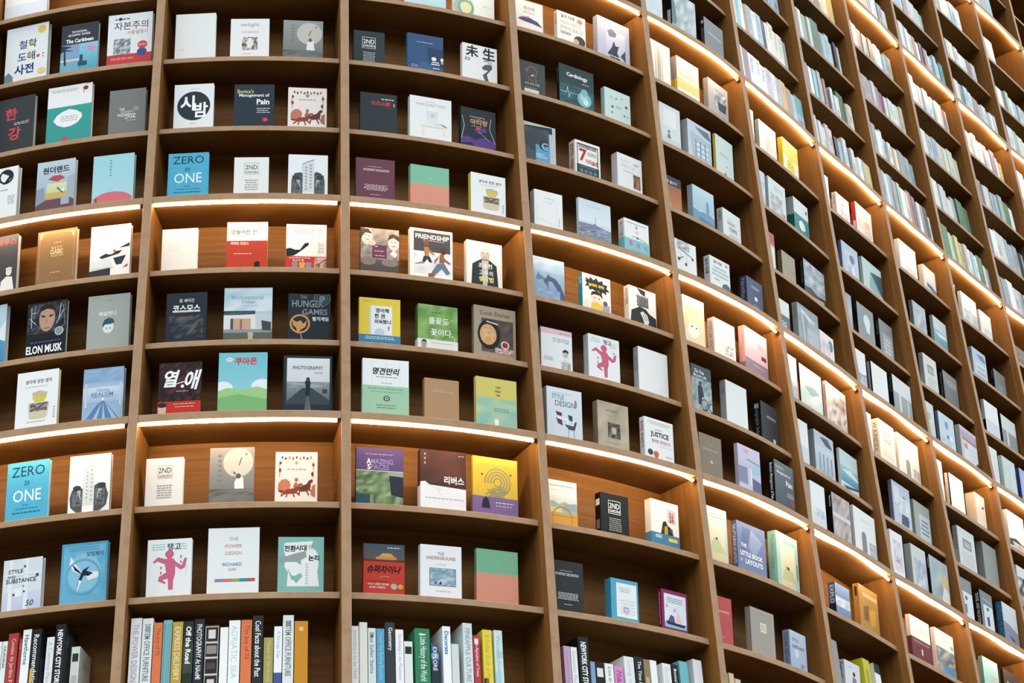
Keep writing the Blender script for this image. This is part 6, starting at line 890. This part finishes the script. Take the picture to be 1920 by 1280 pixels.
# the packed shelves far up on the right: hundreds of narrow spines
PACKED = """
5 6 0.0225 0.0719 0.201 eef1ef
5 6 0.0969 0.0462 0.220 eef1ef
5 6 0.1456 0.0608 0.206 ece4d2
5 6 0.2089 0.0713 0.207 a88f72
5 6 0.2827 0.0509 0.195 eef1ef
5 6 0.3360 0.0698 0.168 a9c6d9
5 6 0.4084 0.0799 0.175 a88f72
5 6 0.4908 0.0512 0.184 a88f72
5 6 0.5445 0.0615 0.172 9cc9cf
5 6 0.6085 0.0715 0.182 a9c6d9
5 7 0.0225 0.0825 0.206 eef1ef
5 7 0.1075 0.0825 0.228 ece4d2
5 7 0.1925 0.0514 0.201 a88f72
5 7 0.2464 0.0661 0.203 eef1ef
5 7 0.3150 0.0733 0.192 a9c6d9
6 4 0.0225 0.0507 0.187 ece4d2
6 4 0.0757 0.0288 0.183 a9c6d9
6 4 0.1069 0.0299 0.182 eef1ef
6 4 0.1394 0.0377 0.162 ece4d2
6 4 0.1795 0.0347 0.196 ead9dc
6 4 0.2167 0.0447 0.193 ead9dc
6 4 0.2639 0.0395 0.160 26262c
6 4 0.3059 0.0500 0.160 a9c6d9
6 4 0.3584 0.0411 0.198 eef1ef
6 4 0.4020 0.0494 0.175 a58d97
6 4 0.4540 0.0383 0.181 eef1ef
6 4 0.4948 0.0354 0.157 eef1ef
6 4 0.5326 0.0342 0.160 eef1ef
6 4 0.5694 0.0273 0.166 b0b8ba
6 4 0.5992 0.0808 0.169 cfc26a
6 5 0.0225 0.0436 0.200 b0b8ba
6 5 0.0686 0.0377 0.214 eef1ef
6 5 0.1088 0.0379 0.212 c3d5bc
6 5 0.1492 0.0398 0.226 a58d97
6 5 0.1915 0.0392 0.214 eef1ef
6 5 0.2332 0.0391 0.215 9cc9cf
6 5 0.2749 0.0341 0.224 b0b8ba
6 5 0.3115 0.0286 0.196 ece4d2
6 5 0.3425 0.0269 0.212 b5786a
6 5 0.3720 0.0501 0.175 26262c
6 5 0.4246 0.0292 0.197 eef1ef
6 5 0.4563 0.0457 0.159 eef1ef
6 5 0.5045 0.0825 0.216 4a7a4e
6 5 0.5895 0.0384 0.174 ece4d2
6 5 0.6304 0.0486 0.195 eef1ef
6 6 0.0225 0.0432 0.225 ece4d2
6 6 0.0682 0.0474 0.204 eef1ef
6 6 0.1181 0.0486 0.212 a58d97
6 6 0.1692 0.0520 0.235 eef1ef
6 6 0.2237 0.0461 0.220 c3d5bc
6 6 0.2722 0.0378 0.224 eef1ef
6 6 0.3126 0.0825 0.239 4a7a4e
6 6 0.3976 0.0367 0.201 a58d97
6 6 0.4368 0.0456 0.209 9cc9cf
6 6 0.4849 0.0475 0.230 a9c6d9
6 6 0.5349 0.0368 0.203 eef1ef
6 6 0.5742 0.0387 0.221 26262c
6 6 0.6154 0.0468 0.226 eef1ef
6 7 0.0225 0.0818 0.213 b0b8ba
6 7 0.1068 0.0492 0.236 eef1ef
6 7 0.1585 0.0761 0.240 b0b8ba
6 7 0.2371 0.0702 0.216 a9c6d9
6 7 0.3098 0.0517 0.218 eef1ef
6 7 0.3640 0.0590 0.246 eef1ef
6 7 0.4255 0.0778 0.221 a88f72
6 7 0.5057 0.0581 0.223 eef1ef
6 7 0.5663 0.0605 0.208 ece4d2
6 7 0.6294 0.0506 0.240 e0d08a
7 4 0.0225 0.0484 0.234 ead9dc
7 4 0.0734 0.0295 0.225 b0b8ba
7 4 0.1054 0.0427 0.224 eef1ef
7 4 0.1506 0.0300 0.236 9cc9cf
7 4 0.1831 0.0383 0.244 a58d97
7 4 0.2239 0.0404 0.234 b0b8ba
7 4 0.2668 0.0365 0.237 c3d5bc
7 4 0.3058 0.0539 0.225 eef1ef
7 4 0.3622 0.0349 0.224 ece4d2
7 4 0.3996 0.0525 0.251 b5786a
7 4 0.4546 0.0406 0.239 a58d97
7 4 0.4977 0.0300 0.215 eef1ef
7 4 0.5302 0.0434 0.219 a58d97
7 4 0.5761 0.0476 0.222 26262c
7 4 0.6262 0.0538 0.196 eef1ef
7 5 0.0225 0.0454 0.211 ece4d2
7 5 0.0704 0.0315 0.241 eef1ef
7 5 0.1044 0.0560 0.234 c3d5bc
7 5 0.1629 0.0455 0.219 b0b8ba
7 5 0.2109 0.0580 0.200 eef1ef
7 5 0.2714 0.0337 0.228 eef1ef
7 5 0.3076 0.0329 0.186 b0b8ba
7 5 0.3430 0.0349 0.176 eef1ef
7 5 0.3804 0.0564 0.178 d9a86a
7 5 0.4393 0.0431 0.186 ece4d2
7 5 0.4849 0.0561 0.198 b0b8ba
7 5 0.5435 0.0527 0.194 b0b8ba
7 5 0.5987 0.0416 0.203 eef1ef
7 5 0.6428 0.0372 0.181 a9c6d9
7 6 0.0225 0.0522 0.235 eef1ef
7 6 0.0772 0.0499 0.222 eef1ef
7 6 0.1296 0.0599 0.188 a58d97
7 6 0.1920 0.0497 0.197 b0b8ba
7 6 0.2442 0.0400 0.194 a58d97
7 6 0.2867 0.0400 0.210 eef1ef
7 6 0.3292 0.0500 0.201 a58d97
7 6 0.3817 0.0513 0.189 8d2f6a
7 6 0.4355 0.0375 0.175 eef1ef
7 6 0.4756 0.0614 0.184 eef1ef
7 6 0.5395 0.0526 0.190 eef1ef
7 6 0.5946 0.0440 0.203 eef1ef
7 6 0.6411 0.0389 0.210 ece4d2
7 7 0.0225 0.0599 0.207 ece4d2
7 7 0.0849 0.0497 0.207 ead9dc
7 7 0.1372 0.0352 0.207 ece4d2
7 7 0.1749 0.0586 0.202 ece4d2
7 7 0.2360 0.0539 0.194 a88f72
7 7 0.2924 0.0631 0.183 b0b8ba
7 7 0.3581 0.0497 0.187 a88f72
7 7 0.4103 0.0405 0.180 c3d5bc
7 7 0.4532 0.0381 0.197 eef1ef
7 7 0.4939 0.0399 0.192 eef1ef
7 7 0.5363 0.0395 0.160 a9c6d9
7 7 0.5783 0.0434 0.195 9cc9cf
7 7 0.6242 0.0558 0.205 ece4d2
7 8 0.0225 0.0588 0.199 eef1ef
7 8 0.0838 0.0766 0.199 a9c6d9
7 8 0.1629 0.0656 0.188 eef1ef
7 8 0.2310 0.0825 0.180 ece4d2
7 8 0.3160 0.0628 0.189 e0d08a
7 8 0.3814 0.0555 0.198 eef1ef
7 8 0.4393 0.0825 0.209 eef1ef
7 8 0.5243 0.0574 0.173 b0b8ba
7 8 0.5842 0.0825 0.183 eef1ef
8 4 0.0225 0.0422 0.232 eef1ef
8 4 0.0672 0.0704 0.224 4a7a4e
8 4 0.1401 0.0329 0.200 c3d5bc
8 4 0.1755 0.0453 0.201 c3d5bc
8 4 0.2234 0.0448 0.215 e0d08a
8 4 0.2707 0.0368 0.189 e0d08a
8 4 0.3100 0.0341 0.195 a88f72
8 4 0.3466 0.0419 0.211 ece4d2
8 4 0.3910 0.0470 0.206 eef1ef
8 4 0.4405 0.0340 0.202 a9c6d9
8 4 0.4770 0.0338 0.193 eef1ef
8 4 0.5133 0.0734 0.210 4a7a4e
8 4 0.5891 0.0433 0.182 eef1ef
8 4 0.6349 0.0451 0.179 b0b8ba
8 5 0.0225 0.0513 0.208 a58d97
8 5 0.0763 0.0444 0.214 a58d97
8 5 0.1232 0.0659 0.226 ece4d2
8 5 0.1916 0.0572 0.222 eef1ef
8 5 0.2513 0.0600 0.210 eef1ef
8 5 0.3138 0.0364 0.204 ead9dc
8 5 0.3528 0.0608 0.167 eef1ef
8 5 0.4160 0.0547 0.202 b0b8ba
8 5 0.4732 0.0825 0.213 4a7a4e
8 5 0.5582 0.0825 0.202 4a7a4e
8 6 0.0225 0.0725 0.229 eef1ef
8 6 0.0975 0.0584 0.226 eef1ef
8 6 0.1584 0.0825 0.210 eef1ef
8 6 0.2434 0.0697 0.202 b0b8ba
8 6 0.3156 0.0601 0.213 a9c6d9
8 6 0.3782 0.0700 0.207 ece4d2
8 6 0.4507 0.0594 0.205 ece4d2
8 6 0.5126 0.0725 0.222 c3d5bc
8 6 0.5877 0.0813 0.205 ece4d2
8 7 0.0225 0.0479 0.219 eef1ef
8 7 0.0729 0.0734 0.205 eef1ef
8 7 0.1489 0.0573 0.227 eef1ef
8 7 0.2087 0.0627 0.202 eef1ef
8 7 0.2739 0.0463 0.201 ead9dc
8 7 0.3228 0.0638 0.204 a9c6d9
8 7 0.3891 0.0619 0.194 eef1ef
8 7 0.4534 0.0397 0.213 9cc9cf
8 7 0.4956 0.0486 0.204 eef1ef
8 7 0.5467 0.0403 0.206 ece4d2
8 7 0.5895 0.0407 0.187 a58d97
8 7 0.6327 0.0473 0.209 eef1ef
8 8 0.0225 0.0487 0.226 a9c6d9
8 8 0.0737 0.0505 0.218 eef1ef
8 8 0.1266 0.0334 0.219 9cc9cf
8 8 0.1625 0.0459 0.217 ece4d2
8 8 0.2109 0.0439 0.200 ece4d2
8 8 0.2573 0.0408 0.203 a88f72
8 8 0.3006 0.0371 0.180 eef1ef
8 8 0.3402 0.0429 0.197 8d2f6a
8 8 0.3857 0.0400 0.177 a58d97
8 8 0.4282 0.0436 0.201 eef1ef
8 8 0.4743 0.0502 0.170 eef1ef
8 8 0.5269 0.0408 0.198 a9c6d9
8 8 0.5702 0.0504 0.173 eef1ef
8 8 0.6231 0.0569 0.197 3f9a9c
8 9 0.0225 0.0705 0.229 eef1ef
8 9 0.0955 0.0793 0.211 eef1ef
8 9 0.1774 0.0769 0.196 a9c6d9
8 9 0.2568 0.0615 0.185 eef1ef
8 9 0.3208 0.0624 0.205 a58d97
8 9 0.3857 0.0526 0.201 eef1ef
8 9 0.4408 0.0708 0.201 eef1ef
8 9 0.5141 0.0535 0.185 c3d5bc
8 9 0.5701 0.0499 0.176 a9c6d9
8 10 0.0225 0.0541 0.226 eef1ef
8 10 0.0791 0.0825 0.223 ece4d2
8 10 0.1641 0.0687 0.228 eef1ef
8 10 0.2353 0.0817 0.223 a9c6d9
8 10 0.3195 0.0717 0.213 eef1ef
9 4 0.0225 0.0562 0.202 eef1ef
9 4 0.0812 0.0825 0.196 b0b8ba
9 4 0.1662 0.0825 0.218 eef1ef
9 4 0.2512 0.0708 0.201 ead9dc
9 4 0.3245 0.0541 0.205 b0b8ba
9 4 0.3811 0.0722 0.196 a9c6d9
9 4 0.4558 0.0582 0.199 c3d5bc
9 4 0.5165 0.0764 0.204 eef1ef
9 5 0.0225 0.0655 0.216 eef1ef
9 5 0.0905 0.0502 0.212 ead9dc
9 5 0.1432 0.0449 0.209 a58d97
9 5 0.1906 0.0723 0.215 eef1ef
9 5 0.2653 0.0720 0.242 ece4d2
9 5 0.3398 0.0663 0.243 eef1ef
9 5 0.4086 0.0399 0.239 a9c6d9
9 5 0.4511 0.0565 0.221 b0b8ba
9 5 0.5101 0.0680 0.239 b0b8ba
9 5 0.5806 0.0505 0.220 26262c
9 5 0.6336 0.0464 0.231 a9c6d9
9 6 0.0225 0.0355 0.207 26262c
9 6 0.0605 0.0549 0.225 26262c
9 6 0.1179 0.0601 0.218 26262c
9 6 0.1805 0.0548 0.212 a58d97
9 6 0.2378 0.0542 0.189 eef1ef
9 6 0.2945 0.0546 0.211 ece4d2
9 6 0.3516 0.0333 0.189 b0b8ba
9 6 0.3874 0.0586 0.193 a9c6d9
9 6 0.4485 0.0577 0.211 c3d5bc
9 6 0.5087 0.0825 0.192 4a7a4e
9 6 0.5937 0.0580 0.184 eef1ef
9 7 0.0225 0.0662 0.198 eef1ef
9 7 0.0912 0.0596 0.215 a58d97
9 7 0.1533 0.0392 0.202 eef1ef
9 7 0.1950 0.0614 0.206 ece4d2
9 7 0.2589 0.0546 0.220 eef1ef
9 7 0.3160 0.0533 0.186 eef1ef
9 7 0.3719 0.0371 0.197 a58d97
9 7 0.4115 0.0427 0.202 eef1ef
9 7 0.4567 0.0429 0.184 eef1ef
9 7 0.5021 0.0592 0.208 a58d97
9 7 0.5638 0.0625 0.197 eef1ef
9 7 0.6289 0.0511 0.177 e0d08a
9 8 0.0225 0.0578 0.202 a9c6d9
9 8 0.0828 0.0575 0.188 eef1ef
9 8 0.1428 0.0537 0.187 b0b8ba
9 8 0.1990 0.0592 0.187 a9c6d9
9 8 0.2606 0.0368 0.170 eef1ef
9 8 0.2999 0.0510 0.172 a58d97
9 8 0.3534 0.0602 0.175 a88f72
9 8 0.4162 0.0546 0.160 b0b8ba
9 8 0.4733 0.0607 0.182 eef1ef
9 8 0.5365 0.0548 0.158 9cc9cf
9 8 0.5938 0.0488 0.182 eef1ef
9 8 0.6451 0.0349 0.184 eef1ef
9 9 0.0225 0.0708 0.222 eef1ef
9 9 0.0958 0.0432 0.220 a9c6d9
9 9 0.1415 0.0455 0.193 26262c
9 9 0.1895 0.0435 0.185 eef1ef
9 9 0.2355 0.0625 0.191 ece4d2
9 9 0.3005 0.0552 0.174 eef1ef
9 9 0.3582 0.0706 0.161 eef1ef
9 9 0.4313 0.0601 0.169 eef1ef
9 9 0.4939 0.0638 0.170 a58d97
9 9 0.5602 0.0598 0.179 eef1ef
9 10 0.0225 0.0674 0.207 c3d5bc
9 10 0.0924 0.0523 0.192 eef1ef
9 10 0.1471 0.0818 0.200 c3d5bc
9 10 0.2314 0.0825 0.182 eef1ef
9 10 0.3164 0.0727 0.196 c3d5bc
9 10 0.3916 0.0819 0.209 a9c6d9
9 10 0.4760 0.0671 0.205 eef1ef
9 11 0.0225 0.0742 0.215 eef1ef
9 11 0.0992 0.0526 0.207 eef1ef
9 11 0.1543 0.0825 0.219 b0b8ba
10 7 0.0225 0.0814 0.227 eef1ef
10 7 0.1064 0.0668 0.234 b0b8ba
10 7 0.1757 0.0825 0.250 ece4d2
10 7 0.2607 0.0668 0.231 c3d5bc
10 7 0.3300 0.0579 0.243 eef1ef
10 7 0.3904 0.0774 0.234 b0b8ba
10 8 0.0225 0.0669 0.224 a58d97
10 8 0.0919 0.0802 0.206 eef1ef
10 8 0.1746 0.0603 0.209 b0b8ba
10 8 0.2374 0.0825 0.195 c3d5bc
10 8 0.3224 0.0648 0.178 ece4d2
10 8 0.3897 0.0798 0.206 c3d5bc
10 8 0.4721 0.0762 0.187 b0b8ba
10 8 0.5508 0.0655 0.197 eef1ef
10 9 0.0225 0.0784 0.216 eef1ef
10 9 0.1034 0.0700 0.198 9cc9cf
10 9 0.1759 0.0753 0.186 eef1ef
10 9 0.2537 0.0476 0.195 b0b8ba
10 9 0.3039 0.0475 0.205 c3d5bc
10 9 0.3539 0.0797 0.196 eef1ef
10 9 0.4362 0.0560 0.188 a9c6d9
10 9 0.4946 0.0634 0.183 eef1ef
10 9 0.5605 0.0595 0.190 eef1ef
10 10 0.0225 0.0825 0.259 3f9a9c
10 10 0.1075 0.0621 0.222 eef1ef
10 10 0.1721 0.0602 0.208 eef1ef
10 10 0.2349 0.0639 0.219 eef1ef
10 11 0.0225 0.0555 0.209 eef1ef
10 11 0.0805 0.0764 0.202 eef1ef
10 11 0.1594 0.0582 0.207 b0b8ba
10 11 0.2201 0.0825 0.207 b0b8ba
10 11 0.3051 0.0791 0.203 9cc9cf
11 9 0.0225 0.0703 0.215 eef1ef
11 9 0.0953 0.0777 0.223 c3d5bc
11 9 0.1755 0.0707 0.213 eef1ef
11 9 0.2488 0.0712 0.187 b0b8ba
11 10 0.0225 0.0825 0.221 eef1ef
11 10 0.1075 0.0825 0.227 ece4d2
11 10 0.1925 0.0471 0.226 b0b8ba
11 10 0.2421 0.0731 0.225 c3d5bc
11 10 0.3176 0.0757 0.215 eef1ef
11 12 0.0225 0.0825 0.244 b0b8ba
11 12 0.1075 0.0610 0.218 b0b8ba
"""
V, Fc, K = [], [], []
for ln in PACKED.strip().splitlines():
    b, k, a, t, h, c = ln.split()
    b, k, a, t, h = int(b), int(k), float(a), float(t), float(h)
    r = random.Random(int(a * 1e4) + k * 7 + b)
    rec = (0.0 if k in LIT else REC) + 0.018 + r.uniform(0, 0.014)
    q = plan(b, a, rec)
    tn = tangent(b, a + t / 2)
    ni = Vector((-tn.y, tn.x))
    z = shelf_top(k) + 0.0003
    g = r.uniform(0.62, 0.98)
    base = [min(x * g, 0.95) for x in rgb(c)]
    n = len(V)
    for zz in (0, h):
        for x, y in ((0, 0), (t, 0), (t, 0.132), (0, 0.132)):
            p = q + tn * x + ni * y
            V.append((p.x, p.y, z + zz))
    for f in ((0, 3, 2, 1), (4, 5, 6, 7), (0, 1, 5, 4), (1, 2, 6, 5), (2, 3, 7, 6), (3, 0, 4, 7)):
        Fc.append(tuple(n + i for i in f)); K.append([base] * 4)
    if r.random() < 0.55:                           # a printed block or title bar on the spine
        ink = [x * r.uniform(0.5, 0.9) for x in base]
        u0, u1 = r.uniform(0.2, 0.35), r.uniform(0.65, 0.8)
        v0 = r.uniform(0.1, 0.5); v1 = v0 + r.uniform(0.15, 0.4)
        n = len(V)
        for x, zz in ((u0, v0), (u1, v0), (u1, v1), (u0, v1)):
            p = q + tn * (t * x) - ni * 0.0003
            V.append((p.x, p.y, z + h * zz))
        Fc.append((n, n + 1, n + 2, n + 3)); K.append([ink] * 4)
po = mesh_obj('packed_books', V, Fc, paper, None, K)
po['kind'] = 'stuff'
po['label'] = 'tightly packed rows of narrow pale book spines on the upper shelves at right'
po['category'] = 'books'
